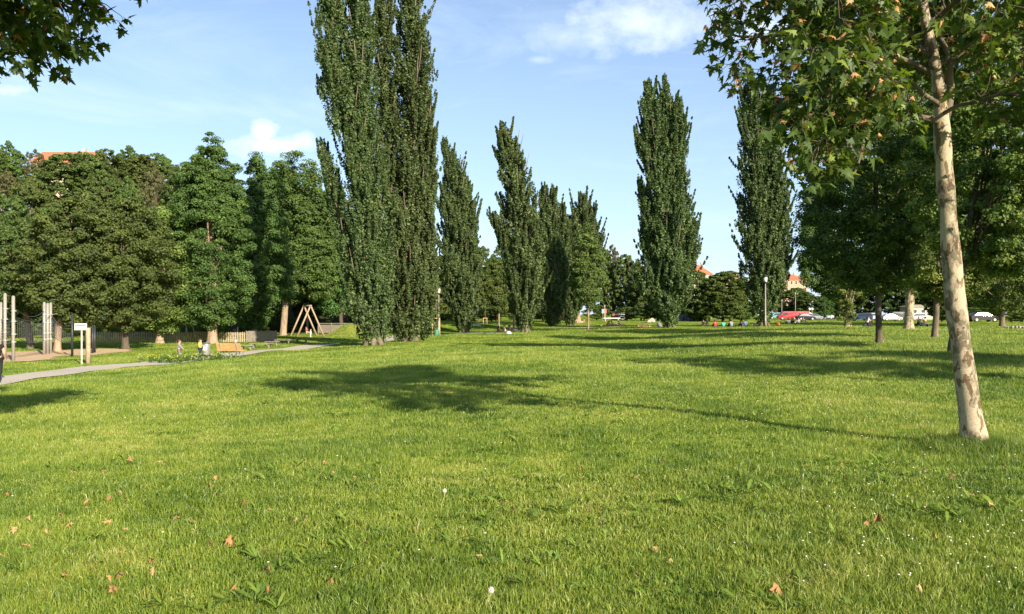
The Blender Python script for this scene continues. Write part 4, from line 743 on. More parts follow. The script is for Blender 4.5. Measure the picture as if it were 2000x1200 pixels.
def person(label, px, d=None, py=None, pose='stand', h=1.75, rz=0, top=(.1,.1,.1), legs=(.05,.05,.06), hair=(.04,.025,.015), near=False, long_hair=False, shorts=False, bare=False, group=None, sleeve=.55, skin=None, z_off=0, scarf=None, loc=None, robe=False, over=None):
    x, y, z = loc if loc else (G(px, py) if d is None else GD(px, d)); t = thing('person', label, 'person', (x, y, z+z_off), rz, group)
    J = {k: tuple(v) for k, v in SK.items()}
    for k, v in {**POSE[pose], **(over or {})}.items(): J[k] = (*v, SK[k][3])
    sk = skin or SKIN; extra = []
    if near:
        for hd, wr in (('lh','lw'),('rh','rw')):
            H = Vector(J[hd][:3])*h; Dn = (H-Vector(J[wr][:3])*h).normalized(); sx = -1 if hd == 'lh' else 1; side = Vector((0,1,0)); side = (side-Dn*side.dot(Dn)).normalized(); inn = Dn.cross(side)*sx
            chains = []
            for i, L in enumerate((.062,.072,.068,.052)):
                o_ = side*(.028-.018*i); chains.append([(H+Dn*.03+o_, .009), (H+Dn*(.03+L*.55)+o_*1.05, .0082), (H+Dn*(.03+L)+o_-inn*.012, .007)])
            chains.append([(H+side*.035-Dn*.01, .0105), (H+side*.055+Dn*.022, .009)]); extra.append((hd, chains))
    body = skinned('body', J, BONES, 'pelvis', sk, t, h=h, extra=extra)
    tb = [('pelvis','belly'),('belly','chest'),('chest','ls'),('ls','le'),('chest','rs'),('rs','re')]
    if sleeve > 1: tb += [('le','lw'),('re','rw')]
    if not bare: skinned('shirt', J, tb, 'chest', cloth(top), t, grow=.006, gs=1.13, h=h, trim=None if sleeve > 1 else {'le': ('ls', sleeve), 're': ('rs', sleeve)})
    lb = [('pelvis','lhip'),('lhip','lk'),('pelvis','rhip'),('rhip','rk')]+([] if shorts else [('lk','la'),('rk','ra')])
    skinned('trousers', J, lb, 'pelvis', cloth(legs), t, grow=.006, gs=1.14 if not robe else 1.6, h=h, trim={'lk': ('lhip', .7), 'rk': ('rhip', .7)} if shorts else None)
    # shoes
    for s in 'lr':
        a = Vector(J[s+'a'][:3])*h; q = Vector(J[s+'t'][:3])*h; b = MB(); b.tube([a-(q-a)*.35, a, (a+q)/2, q, q+(q-a)*.15], [.02*h,.032*h,.03*h,.027*h,.014*h], 8); b.build('shoe', M['black'] if legs[0] < .2 else M['white'], t, True)
    hd = Vector(J['head'][:3])*h; jw = Vector(J['jaw'][:3])*h; up = (hd-jw).normalized(); b = MB()
    fw = Vector((0,1,0)) if abs(up.y) < .8 else Vector((0,0,1)); c = hd-fw*.014*h+up*.014*h; b.ball(c, .069*h, 14, 9, 0, (.95, 1.0, 1.0))
    if long_hair: b.tube([c-fw*.02*h, c-fw*.05*h-up*.05*h, c-fw*.06*h-up*.13*h, c-fw*.05*h-up*.19*h], [.06*h,.066*h,.052*h,.02*h], 10)
    b.build('headscarf' if scarf else 'hair', cloth(scarf or hair), t, True)
    b = MB(); rt = fw.cross(up); face = hd+fw*.062*h-up*.018*h
    b.tube([face+up*.02*h, face+fw*.010*h-up*.006*h, face-up*.012*h], [.006*h,.010*h,.007*h], 6); b.ball(hd+fw*.030*h-up*.020*h, .046*h, 12, 8)
    for s in (-1, 1): b.ball(hd+rt*s*.060*h-up*.012*h, .014*h, 6, 5)
    b.build('face', sk, t, True)
    for s in (-1, 1): b = MB(); b.ball(face+rt*s*.024*h+up*.012*h-fw*.002*h, .007*h, 6, 5); b.build('eye', M['black'], t)
    b = MB(); b.tube([face-rt*.016*h-up*.030*h-fw*.008*h, face-up*.031*h-fw*.004*h, face+rt*.016*h-up*.030*h-fw*.008*h], .0035*h, 5); b.build('mouth', paint((.35,.10,.08)), t)
    return t
FR = -PI/2; FL = PI/2; TO = PI
person('man in black tee and trousers walking along the path, cut by the left edge', -6, py=749, pose='walk', h=1.85, rz=.35, top=(.012,.012,.014), legs=(.015,.015,.018), near=True)
person('boy in grey striped top and patterned trousers among the yellow flowers', 350, d=48, pose='crouch', h=1.28, rz=FR+.2, top=(.22,.22,.24), legs=(.16,.14,.12), hair=(.10,.05,.03), near=True, sleeve=1.2)
person('girl in yellow tee and dark leggings holding on to the grey bin', 391, d=50.5, pose='reach', h=1.20, rz=FR, top=(.75,.66,.12), legs=(.02,.03,.05), hair=(.12,.055,.04), near=True, long_hair=True)
person('child with brown hair sitting on the grass behind the bench', 445, d=57, pose='sit', h=1.45, rz=2.6, top=(.35,.12,.10), hair=(.09,.05,.03))
person('woman in a patterned grey headscarf sitting behind the bench', 461, d=58, pose='sit', h=1.7, rz=TO, top=(.06,.06,.12), legs=(.05,.05,.09), scarf=(.33,.33,.38), sleeve=1.2)
person('standing person in a pink red top in front of the far trees', 1093, d=140, pose='stand', h=1.7, rz=TO, top=(.60,.12,.14), legs=(.05,.04,.05))
ga = 'people resting on the sunny far lawn'
person('dark-clad person with pale head at the left end of the picnic group', 972, d=95, pose='sit', h=1.75, rz=FR, top=(.03,.03,.04), legs=(.5,.32,.22), group=ga, hair=(.3,.2,.1))
person('sunbather leaning back second from the left of the picnic group', 978, d=93, pose='lean', h=1.7, rz=FR+.5, bare=True, legs=(.5,.3,.2), shorts=True, group=ga)
person('sunbather in a light top sitting beside the pale slim trunk', 986, d=94, pose='sit', h=1.7, rz=FL, top=(.7,.62,.55), legs=(.55,.35,.25), shorts=True, group=ga)
person('dark-haired person in black just left of the second pale slim trunk', 994, d=100, pose='sit', h=1.7, rz=FR, top=(.03,.02,.03), legs=(.06,.04,.05), group=ga)
person('bare-chested sunbather in front of the second pale slim trunk', 999, d=99, pose='lean', h=1.75, rz=FR+.3, bare=True, legs=(.55,.15,.1), shorts=True, group=ga)
person('person in pink next to the white blanket', 1004, d=101, pose='sit', h=1.7, rz=TO, top=(.6,.2,.2), legs=(.5,.3,.22), group=ga)
person('reclining sunbather behind the pollarded trunk', 1138, d=150, pose='lean', h=1.8, rz=FL, bare=True, legs=(.6,.45,.35), shorts=True, group=ga)
person('red-clad sunbather lying at the left of the row before the long white bench', 1184, d=128, pose='lean', h=1.75, rz=FL, top=(.6,.12,.1), legs=(.55,.3,.2), shorts=True, group=ga)
person('sunbather with reddish hair in the middle of the row before the white bench', 1191, d=128, pose='sit', h=1.7, rz=FL, top=(.6,.35,.25), legs=(.5,.3,.22), hair=(.25,.06,.03), group=ga)
person('sunbather in orange red at the right of that row', 1198, d=129, pose='lean', h=1.7, rz=FR, top=(.55,.16,.08), legs=(.55,.33,.22), shorts=True, group=ga)
person('lone sunbather under the right end of the long white bench', 1212, d=128, pose='lean', h=1.75, rz=FR, bare=True, legs=(.5,.45,.3), shorts=True, group=ga)
person('person lying with raised knees in the shade left of the lone poplar', 1256, d=100, pose='lie', h=1.75, rz=FR, top=(.10,.06,.05), legs=(.20,.10,.07), group=ga, skin=SKIN2)
person('left of two sun-lit people sitting near the graffiti building', 1372, d=118, pose='sit', h=1.7, rz=FR, bare=True, legs=(.45,.28,.2), shorts=True, group=ga)
person('right of two sun-lit people sitting near the graffiti building', 1382, d=119, pose='sit', h=1.7, rz=FL, top=(.12,.10,.09), legs=(.4,.25,.18), group=ga)
gb = 'people sitting on the grass left of the right-hand lamp'
person('person in a bright red top seen from behind', 1397, d=92, pose='sit', h=1.65, rz=.1, top=(.62,.03,.05), group=gb)
person('person in a turquoise top seen from behind', 1413, d=93, pose='sit', h=1.6, rz=-.2, top=(.06,.42,.33), group=gb, skin=SKIN2)
person('broad person in a grey top seen from behind', 1428.5, d=93, pose='sit', h=1.85, rz=.1, top=(.20,.22,.27), group=gb, skin=SKIN2)
person('small dark-clad person with a blond neighbour', 1448, d=95, pose='sit', h=1.5, rz=.3, top=(.03,.03,.04), group=gb)
person('person in a blue top next to the small dark-clad one', 1456, d=93, pose='sit', h=1.6, rz=-.4, top=(.10,.20,.36), group=gb)
gc = 'people sitting in front of the parked cars'
person('person in a white top right of the orange ball', 1540, d=115, pose='sit', h=1.75, rz=.2, top=(.75,.76,.78), legs=(.2,.2,.25), group=gc)
person('person in an orange top in front of the red van', 1547, d=122, pose='sit', h=1.7, rz=TO, top=(.65,.25,.08), group=gc)
person('person in a pale top in front of the black car', 1560, d=125, pose='sit', h=1.75, rz=FL, top=(.7,.66,.66), legs=(.4,.4,.42), group=gc)
person('person in a dark grey top in front of the black car', 1567, d=126, pose='sit', h=1.7, rz=FR, top=(.12,.12,.15), group=gc)
person('long-haired woman in white sitting on black cushions under the grove', 1694, d=88, pose='sit', h=1.8, rz=FR+.3, top=(.62,.58,.60), legs=(.02,.02,.02), long_hair=True, z_off=.32)
person('left of two people on the bench under the grove, dressed in black', 1795, d=92, pose='swing', h=1.7, rz=TO, top=(.02,.02,.03), legs=(.03,.03,.04), z_off=-.04)
person('right of two people on the bench under the grove, in an olive top', 1806, d=92, pose='swing', h=1.7, rz=.2, top=(.13,.13,.08), legs=(.04,.04,.05), z_off=-.04)
# ------------------------------------------------------------------ street furniture
def lamp(px, d, top_py, label, w=.11):
    x, y, z = GD(px, d); h = CH+(HZ-top_py)/F*d-z; t = thing('street_lamp', label, 'street lamp', (x, y, z), group='lamp posts along the park')
    b = MB(); b.tube([(0,0,0),(0,0,.9),(0,0,.95),(0,0,h-1.1)], [w,w,w*.72,w*.55], 14); b.build('post', M['polegrey'], t, True)
    b = MB(); b.tube([(0,0,h-1.1),(0,0,h-.98),(0,0,h-.92)], [.06,.16,.27], 14)
    for k in range(4): a = PI/4+k*PI/2; b.tube([(.24*math.cos(a), .24*math.sin(a), h-.92), (.27*math.cos(a), .27*math.sin(a), h-.3)], .02, 6)
    lt = b.build('lantern_frame', M['darkmetal'], t, False)
    b = MB(); b.tube([(0,0,h-.9),(0,0,h-.32)], [.20,.24], 16); b.build('lamp_glass', M['white'], lt, True)
    b = MB(); b.tube([(0,0,h-.32),(0,0,h-.26),(0,0,h-.08),(0,0,h)], [.36,.36,.12,.03], 16); b.build('lamp_cap', M['darkmetal'], t, True)
lamp(857, 92, 558, 'street lamp with a square lantern behind the staked sapling, right of the tallest poplars')
lamp(1495, 92, 536, 'street lamp with a square lantern in front of the tall poplar at right')
def thin_lamp(px, d, top_py, label, arm=False, m='polegrey', head='T'):
    x, y, z = GD(px, d); h = CH+(HZ-top_py)/F*d-z; t = thing('thin_lamp', label, 'lamp post', (x, y, z), group='thin lamps by the car park')
    b = MB(); b.tube([(0,0,0),(0,0,h*.5),(0,0,h)], [.11,.08,.06], 8); b.build('post', M[m], t, True)
    b = MB()
    if head == 'T': b.box((-.55,0,h), (1.0,.3,.14), bev=.03); b.box((.55,0,h), (1.0,.3,.14), bev=.03)
    elif head == 'ball': b.ball((0,0,h), .32, 12, 8)
    else: b.box((0,0,h+.1), (.25,.25,.5), bev=.04)
    b.build('lamp_head', M['white'] if head == 'ball' else M['polegrey'], t, head == 'ball')
thin_lamp(1527, 200, 588, 'short plain pole left of the red van', head='x'); thin_lamp(1553.5, 205, 574, 'tall plain pole rising behind the red van', head='x'); thin_lamp(1603, 235, 576, 'far lamp with a T-shaped double head', head='T')
thin_lamp(1581, 196, 604, 'low ball lamp right of the black car', head='ball'); thin_lamp(1586, 190, 604, 'second low ball lamp next to the one by the black car', head='ball'); thin_lamp(1640, 200, 602, 'low ball lamp beside the empty road', head='ball'); thin_lamp(1181, 165, 599, 'slim pale lamp behind the long white bench', head='x', m='stake')
def board_sign():
    x, y, z = G(159.5, 712); s = y/F; t = thing('notice_board', 'white notice board with green heading on a wooden post by the path', 'sign', (x, y, z)); H = CH+(HZ-632)*s-z
    b = MB(); b.box((0,0,(H-.1)/2), (.06,.06,H-.1), bev=.01); b.build('post', M['white'], t)
    b = MB(); b.tube([(.12,.45,-.1),(.13,.45,.8),(.12,.45,1.5),(.13,.45,H-.25)], [.14,.12,.13,.12], 10); b.build('support_post', M['postwood'], t, True)
    bd = MB(); bd.box((-.03,-.05,H-.19), (.69,.04,.37), bev=.01); bo = bd.build('board', paint((.70,.72,.62)), t)
    g = MB(); g.box((-.03,-.0725,H-.10), (.60,.003,.07)); g.build('heading', M['green'], bo)
    rg = random.Random(4); g = MB()
    for r in range(4):
        u = -.32
        while u < .2: w = rg.uniform(.03,.08); g.box((u+w/2,-.0725,H-.18-r*.035), (w,.003,.012)); u += w+.018
    g.build('small_print', paint((.25,.35,.25)), bo)
board_sign()
def bin_():
    x, y, z = GD(403, 51.5); t = thing('litter_bin', 'grey metal litter bin on two feet beside the girl in yellow', 'litter bin', (x, y, z)); r = .235
    b = MB(); b.tube([(0,0,.12),(0,0,.14),(0,0,.78),(0,0,.82)], [r*.9,r,r,r*1.03], 20); bo = b.build('body', M['steel'], t, True)
    b = MB(); b.tube([(0,0,.83),(0,0,.90),(0,0,.92)], [r*.96,r*1.0,r*.9], 20); b.build('lid', paint((.14,.15,.15), .5, .4), t, True)
    for s in (-1,1):
        b = MB(); b.box((s*.17,0,.07), (.06,.34,.14), bev=.01); b.build('foot', M['darkmetal'], t)
    b = MB(); b.box((0,-.222,.55), (.24,.05,.3), bev=.01); b.build('plate', paint((.55,.56,.56), .4, .3), bo)
bin_()
def bench():
    x, y, z = GD(453, 50.5); t = thing('park_bench', 'honey-coloured wooden bench seen from behind beside the path', 'bench', (x, y, z+.02), rz=-.32+PI*0)
    # back towards the camera, seat pointing away and to the left
    b = MB()
    for k in range(7):
        f = k/6; b.box((0,-.28-.10*f,.46+.44*f), (1.85,.028,.062), bev=.006)
    b.build('backrest', M['wood'], t)
    b = MB()
    for k in range(6): b.box((0,-.20+.088*k,.43+.012*k), (1.85,.072,.03), bev=.006)
    b.build('seat', M['wood'], t)
    for s in (-.62,.62):
        b = MB(); b.bar((s,-.24,.40), (s,.30,.44), .05, .04); b.bar((s,-.26,.40), (s,-.42,.92), .05, .035); b.tube([(s,-.1,.40),(s,-.02,.2),(s,-.12,.05),(s,-.35,.03),(s,.30,.03)], .035, 8); b.build('bench_frame', M['steel'], t)
bench()
def low_bench(px, d, w, label, rz=.1):
    x, y, z = GD(px, d); t = thing('low_bench', label, 'low bench', (x, y, z), rz, group='low wooden benches on the playground lawn')
    b = MB()
    for k in range(4): b.box((0,-.27+.18*k,.34), (w,.165,.06), bev=.01)
    b.build('seat', M['greywood'], t)
    for s in (-1,1): b = MB(); b.box((s*w*.32,0,.155), (.12,.5,.31), bev=.01); b.build('leg', M['greywood'], t)
low_bench(482, 60, 1.0, 'small low bench right behind the honey-coloured bench'); low_bench(511, 64, 1.9, 'longest low wooden bench on the playground lawn'); low_bench(532, 68, 1.2, 'low bench touching the end of the longest low bench'); low_bench(553, 71, 1.5, 'low bench third from the right-hand end of the row', .2); low_bench(589, 77, 1.3, 'low bench nearest to the wooden swing')
def fence():
    A = GD(165, 79); B = GD(480, 79); C_ = GD(541, 80)
    def run(name, label, P, Q, step, w, h, mm, gapj):
        P = Vector(P); Q = Vector(Q); Ld = (Q-P).length; t = thing(name, label, 'fence', tuple(P)); u = (Q-P)/Ld; a = math.atan2(u.y, u.x); n = int(Ld/step); b = MB(); rg = random.Random(2)
        for i in range(n):
            p = u*(i+.5)*step; zz = gz(P.x+p.x, P.y+p.y)-P.z; hh = h+rg.uniform(-.03,.03)
            b.box((p.x, p.y, zz+hh/2+.05), (w,.025,hh), rz=a+rg.uniform(-.02,.02)*gapj)
        b.build('picket', mm, t).name = 'pickets'
        for zz in (.3,.85):
            r = MB(); 
            for i in range(int(Ld/2)+1):
                p = u*min(i*2, Ld); q = u*min(i*2+2, Ld)
                if (q-p).length > .01: r.bar((p.x, p.y+.04, zz+gz(P.x+p.x, P.y+p.y)-P.z), (q.x, q.y+.04, zz+gz(P.x+q.x, P.y+q.y)-P.z), .04, .08)
            r.build('rail', M['greywood'], t)
        for i in range(int(Ld/2.4)+1): p = u*i*2.4; r = MB(); r.box((p.x, p.y+.1, .5+gz(P.x+p.x, P.y+p.y)-P.z), (.1,.1,1.05), rz=a); r.build('post', M['greywood'], t)
    run('picket_fence', 'pale picket fence behind the playground with open gaps', A, B, .175, .095, 1.0, M['oldwood'], 1)
    run('board_fence', 'grey close-boarded end of the playground fence', B, C_, .125, .115, 1.08, M['greywood'], 2)
fence()
def swing():
    x, y, z = GD(600, 101); t = thing('wooden_swing', 'tall A-framed wooden swing with two pairs of legs', 'swing', (x, y, z), .52); H = 3.95; yb = 3.2
    for yy, off in ((-1.6,0),(1.6,-.0)):
        for s in (-1,1): b = MB(); b.tube([(s*1.75,yy+.0,-.1),(0,yy*.98,H)], [.12,.10], 10); b.build('leg', M['postwood'], t, True)
    b = MB(); b.tube([(0,-1.8,H-.05),(0,1.8,H-.05)], .11, 10); b.build('crossbar', M['postwood'], t, True)
    b = MB(); b.tube([(0,-.24,H-.1),(.05,-.24,.5)], .02, 5); b.tube([(0,.24,H-.1),(.05,.24,.5)], .02, 5); b.build('rope', M['darkmetal'], t)
    b = MB(); b.box((.05,0,.5), (.22,.55,.04), bev=.01); b.build('swing_seat', M['black'], t)
    person('child in a red top sitting on the wooden swing', 0, loc=(x-.05, y+.0, z+.10), pose='swing', h=1.45, rz=FR+.25, top=(.62,.10,.07), legs=(.6,.5,.48), hair=(.25,.1,.05))
    person('child in white standing bent beside the wooden swing', 607, d=98, pose='crouch', h=1.0, rz=FL, top=(.75,.70,.66), legs=(.7,.62,.58), hair=(.5,.35,.2))
swing()
def net_frame():
    posts = [(2,592,700,'b'),(10,575,704,'a'),(26,580,706,'a'),(86.5,592,694,'a'),(93,594,692,'a'),(99,593,692,'a'),(111,600,679,'w'),(141,615,697,'d'),(181,637,691,'d'),(185,638,690,'d')]
    x0, y0, z0 = G(60, 700); t = thing('rope_climbing_net', 'rope climbing net slung between tall grey poles over the sand', 'climbing frame', (x0, y0, z0)); tips = {}
    for px, tp, bp, k in posts:
        x, y, z = G(px, bp); h = CH+(HZ-tp)/F*y-z; tips[px] = (x-x0, y-y0, z-z0, h); r = {'a': .09, 'b': .075, 'w': .15, 'd': .075}[k]; b = MB(); b.tube([(x-x0,y-y0,z-z0-.1),(x-x0,y-y0,z-z0+h)], r, 12); b.tube([(x-x0,y-y0,z-z0+h),(x-x0,y-y0,z-z0+h+.06)], [r*1.05, r*.6], 12)
        po = b.build('pole', M[{'a': 'polegrey', 'b': 'polegrey', 'w': 'postwood', 'd': 'darkmetal'}[k]], t, True)
        for f in (.30,.42,.62,.78):
            if k == 'a': c = MB(); zz = z-z0+h*f; c.tube([(x-x0,y-y0,zz-.05),(x-x0,y-y0,zz+.05)], r*1.25, 12); c.box((x-x0+r*1.4,y-y0,zz), (.1,.06,.07), bev=.01); c.build('clamp', M['steel'], po)
    def net(a, b_, c_, d_, nu, nv, sag, name='net'):
        a, b_, c_, d_ = [Vector(q) for q in (a, b_, c_, d_)]; m = MB()
        def P(u, v): p = (a*(1-u)+b_*u)*(1-v)+(d_*(1-u)+c_*u)*v; p = p.copy(); p.z -= sag*4*u*(1-u)*(1-.35*v); return p
        for i in range(nu+1): m.tube([P(i/nu, j/nv) for j in range(nv+1)], .012, 4, cap=False)
        for j in range(nv+1): m.tube([P(i/(nu*2), j/nv) for i in range(nu*2+1)], .022 if j in (0, nv) else .012, 4, cap=False)
        m.build(name, M['net'], t)
    def tp(px, f): q = tips[px]; return (q[0], q[1], q[2]+q[3]*f)
    net(tp(26,.42), tp(86.5,.30), tp(86.5,.62), tp(26,.68), 16, 8, .35); net(tp(2,.30), tp(26,.30), tp(26,.68), tp(2,.7), 6, 8, .15); net(tp(99,.42), tp(141,.35), tp(141,.5), tp(99,.72), 10, 6, .3); net((tips[2][0]-3,tips[2][1],1.0), tp(2,.3), tp(2,.68), (tips[2][0]-3,tips[2][1],2.2), 8, 8, .1)
    m = MB()
    for p, q, f in ((26,86.5,.85),(99,141,.8),(10,99,.75),(141,181,.7)):
        a = Vector(tp(p,f)); c = Vector(tp(q, f)); m.tube([a*(1-k/8)+c*k/8-Vector((0,0,.5*4*(k/8)*(1-k/8))) for k in range(9)], .018, 4)
    m.build('cable', M['net'], t)
net_frame()
def small_frames():
    x, y, z = GD(364, 84); t = thing('metal_swing', 'small grey metal swing frame behind the picket fence', 'swing', (x, y, z)); H = CH+(HZ-635)/F*84-z
    for yy in (-.9,.9):
        for s in (-1,1): b = MB(); b.tube([(s*.62,yy,0),(s*.3,yy,H)], .045, 8); b.build('leg', M['steel'], t)
    b = MB(); b.box((0,-.9,H), (.7,.08,.08)); b.box((0,.9,H), (.7,.08,.08)); b.tube([(0,-.9,H),(0,.9,H)], .05, 8); b.build('crossbar', M['steel'], t)
    b = MB(); b.tube([(0,-.2,H),(0,-.2,.6)], .012, 4); b.tube([(0,.2,H),(0,.2,.6)], .012, 4); b.box((0,0,.6), (.2,.45,.04)); b.build('swing_seat', M['black'], t)
    x, y, z = G(456, 668); t = thing('dark_climbing_frame', 'dark metal climbing frame with hanging pads near the grey fence end', 'climbing frame', (x, y, z)); H = CH+(HZ-634)/F*y-z
    for px in (446,464): xx = (px-1000)/F*y-x; b = MB(); b.box((xx,0,H/2), (.11,.11,H), bev=.01); b.build('post', M['darkmetal'], t)
    b = MB(); b.box((0,0,H-.05), (.98,.1,.1), bev=.01); b.build('top_bar', M['darkmetal'], t)
    b = MB(); b.tube([(.02,0,H-.1),(.0,0,H-.7)], [.2,.28], 10); b.ball((.0,.0,H*.42), .26, 10, 8, 0, (1,.6,1.4)); b.build('hanging_pad', M['black'], t, True)
    b = MB(); 
    for k in range(6): b.tube([(.12,0,.05+k*.28),(.12+.001,.02,.2+k*.28)], .05, 6)
    b.build('chain', M['steel'], t)
small_frames()
def mound(px, d, w, h, dd=1.0, dz=-.3):
    x, y, z = GD(px, d); n = 40; V = []; Fq = []
    for i in range(13):
        r = i/12
        for j in range(n): a = 2*PI*j/n; rr = r*(1+.08*math.sin(3*a+1)); px_, py_ = x+math.cos(a)*rr*w, y+math.sin(a)*rr*w*dd; V.append((px_, py_, gz(px_, py_)-.06+h*max(0, (math.cos(r*PI)+1)/2)**1.0))
    for i in range(12):
        for j in range(n): Fq.append([i*n+j, (i+1)*n+j, (i+1)*n+(j+1) % n, i*n+(j+1) % n])
    tag(np_mesh('mound', V, [np.array(Fq)], M['lawn'], smooth=True), kind='structure')
    rng = np.random.default_rng(4); N = 26000; r = np.sqrt(rng.random(N)); a = rng.random(N)*2*PI; X = x+np.cos(a)*r*w; Y = y+np.sin(a)*r*w*dd; rr = r/(1+.08*np.sin(3*a+1)); Z = terrain(X, Y)-.06+h*np.clip((np.cos(rr*PI)+1)/2, 0, 1); hh = rng.uniform(.05,.16,N); ph = rng.random(N)*6.28
    V = np.stack([np.stack([X-np.cos(ph)*.03, Y-np.sin(ph)*.03, Z-.02], 1), np.stack([X+np.cos(ph)*.03, Y+np.sin(ph)*.03, Z-.02], 1), np.stack([X+rng.normal(0,.05,N), Y+rng.normal(0,.05,N), Z+hh], 1)], 1).reshape(-1, 3)
    tag(np_mesh('mound_grass', V, [np.arange(N*3).reshape(-1, 3)], M['grass'], attr=rng.random(N)), 'long dark grass covering the steep mound behind the poplars', 'grass', kind='stuff')
mound(684, 104, 3.9, 1.55)
def rail_fence():
    x, y, z = GD(622, 110); t = thing('plank_fence', 'low dark plank fence behind the grassy mound', 'fence', (x, y, z)); L_ = 9.2
    b = MB()
    for k in range(int(L_/.16)): b.box((k*.16+.07,0,.62), (.13,.03,1.15))
    b.build('planks', M['greywood'], t)
    for k in range(6): b = MB(); b.box((k*L_/5,-.06,.72), (.13,.11,1.45)); b.build('post', M['greywood'], t)
    b = MB(); b.box((L_/2,-.03,1.38), (L_,.16,.08)); b.build('rail', M['greywood'], t)
rail_fence()
def staked(px, d, base, top_stake, top_tree, label, bag=False, wpx=16):
    x, y, z = GD(px, d); H = CH+(HZ-top_stake)/F*d-z; T = CH+(HZ-top_tree)/F*d-z; w = wpx/F*d/2
    t = thing('staked_sapling', label, 'sapling', (x, y, z), group='young staked trees'); 
    for a in (PI*1.17, -PI*.17, PI*.5): b = MB(); b.tube([(math.cos(a)*w*1.1,math.sin(a)*w*1.1,-.1),(math.cos(a)*w,math.sin(a)*w,H)], .05, 8); b.build('stake', M['stake'], t, True)
    b = MB(); q = [(math.cos(a)*w*1.05, math.sin(a)*w*1.05, H-.06) for a in (PI*1.17, -PI*.17, PI*.5)]
    for i in range(3): b.bar(q[i], q[(i+1) % 3], .03, .09)
    b.build('brace', M['stake'], t)
    b = MB(); b.tube([(0,0,0),(.03,0,H),(.0,0,T*.75),(.05,0,T)], [.05,.04,.025,.01], 8); rg = np.random.default_rng(int(px)); cen = []
    for k in range(26): zz = rg.uniform(H*1.0, T*.97); a = rg.random()*6.28; l = .18+.5*(1-(zz-H)/(T-H+.1))*rg.random(); e = (math.cos(a)*l, math.sin(a)*l, zz+l*.9); b.tube([(0,0,zz),e], [.012,.004], 4); cen.append(e)
    b.build('trunk', M['bark'], t, True); cen = np.array(cen); C, N = bough_leaves(cen, np.full(len(cen), .2), 26, .9, unit(cen+.01), rg); V, Q = leaf_quads(C, N, rg.uniform(.07,.13,len(C)), rg); np_mesh('crown', V, [Q], M['linden'], t, attr=rg.random(len(C)))
    if bag: b = MB(); b.tube([(.02,-.03,0),(.04,-.03,.12),(.03,-.03,.75),(.0,-.03,.98),(.0,-.03,1.05)], [.24,.30,.22,.12,.07], 14); b.build('watering_bag', M['green'], t, True)
staked(852, 88, 660, 621, 520, 'thin sapling with three stakes and a green watering bag beside the left lamp', True); staked(947.5, 135, 643, 621, 575, 'thin staked sapling near the low white bench', wpx=8)
def young(px, d, top, bot, hw, label, seed, tr=.11):
    broad_tree('young_tree', label, px, d, top_py=top, crown_bot_py=bot, hw=hw, tr=tr, mat_='mid', nb=130, nl=110, leaf=.22, seed=seed, bark='palebark', group='young avenue trees with pale trunks', rbf=.26, taper=.6)
young(974.5, 112, 500, 612, 26, 'young tree whose pale slim trunk rises from the left of the picnic group', 91); young(1003.5, 114, 540, 612, 20, 'young tree with thicker pale trunk behind the white blanket', 92, .15); young(1149, 88, 440, 600, 34, 'young pale-trunked tree alone on the open far lawn', 93, .10)
def pollard():
    x, y, z = GD(1126, 150); t = thing('pollarded_tree', 'thick pollarded reddish trunk with knobbly stubs', 'tree', (x, y, z)); b = MB()
    b.tube([(0,0,-.2),(0,0,.4),(-.1,0,2),(-.25,0,3.2),(-.3,0,3.6)], [1.15,.85,.75,.85,.7], 14); b.tube([(.1,0,2.6),(.7,0,3.3),(.85,0,4.1)], [.45,.32,.22], 10); b.tube([(-.3,0,3.2),(-.35,.1,4.0)], [.4,.2], 10); b.tube([(-.5,0,3),(-.9,0,3.6)], [.35,.18], 8)
    b.build('trunk', M['palebark'], t, True); V, Q, rn, c = round_crown((0,0,6.2), (2.6,2.6,3.2), 80, 130, .3, 95, .6, .24); np_mesh('crown', V, [Q], M['mid'], t, attr=rn)
pollard()
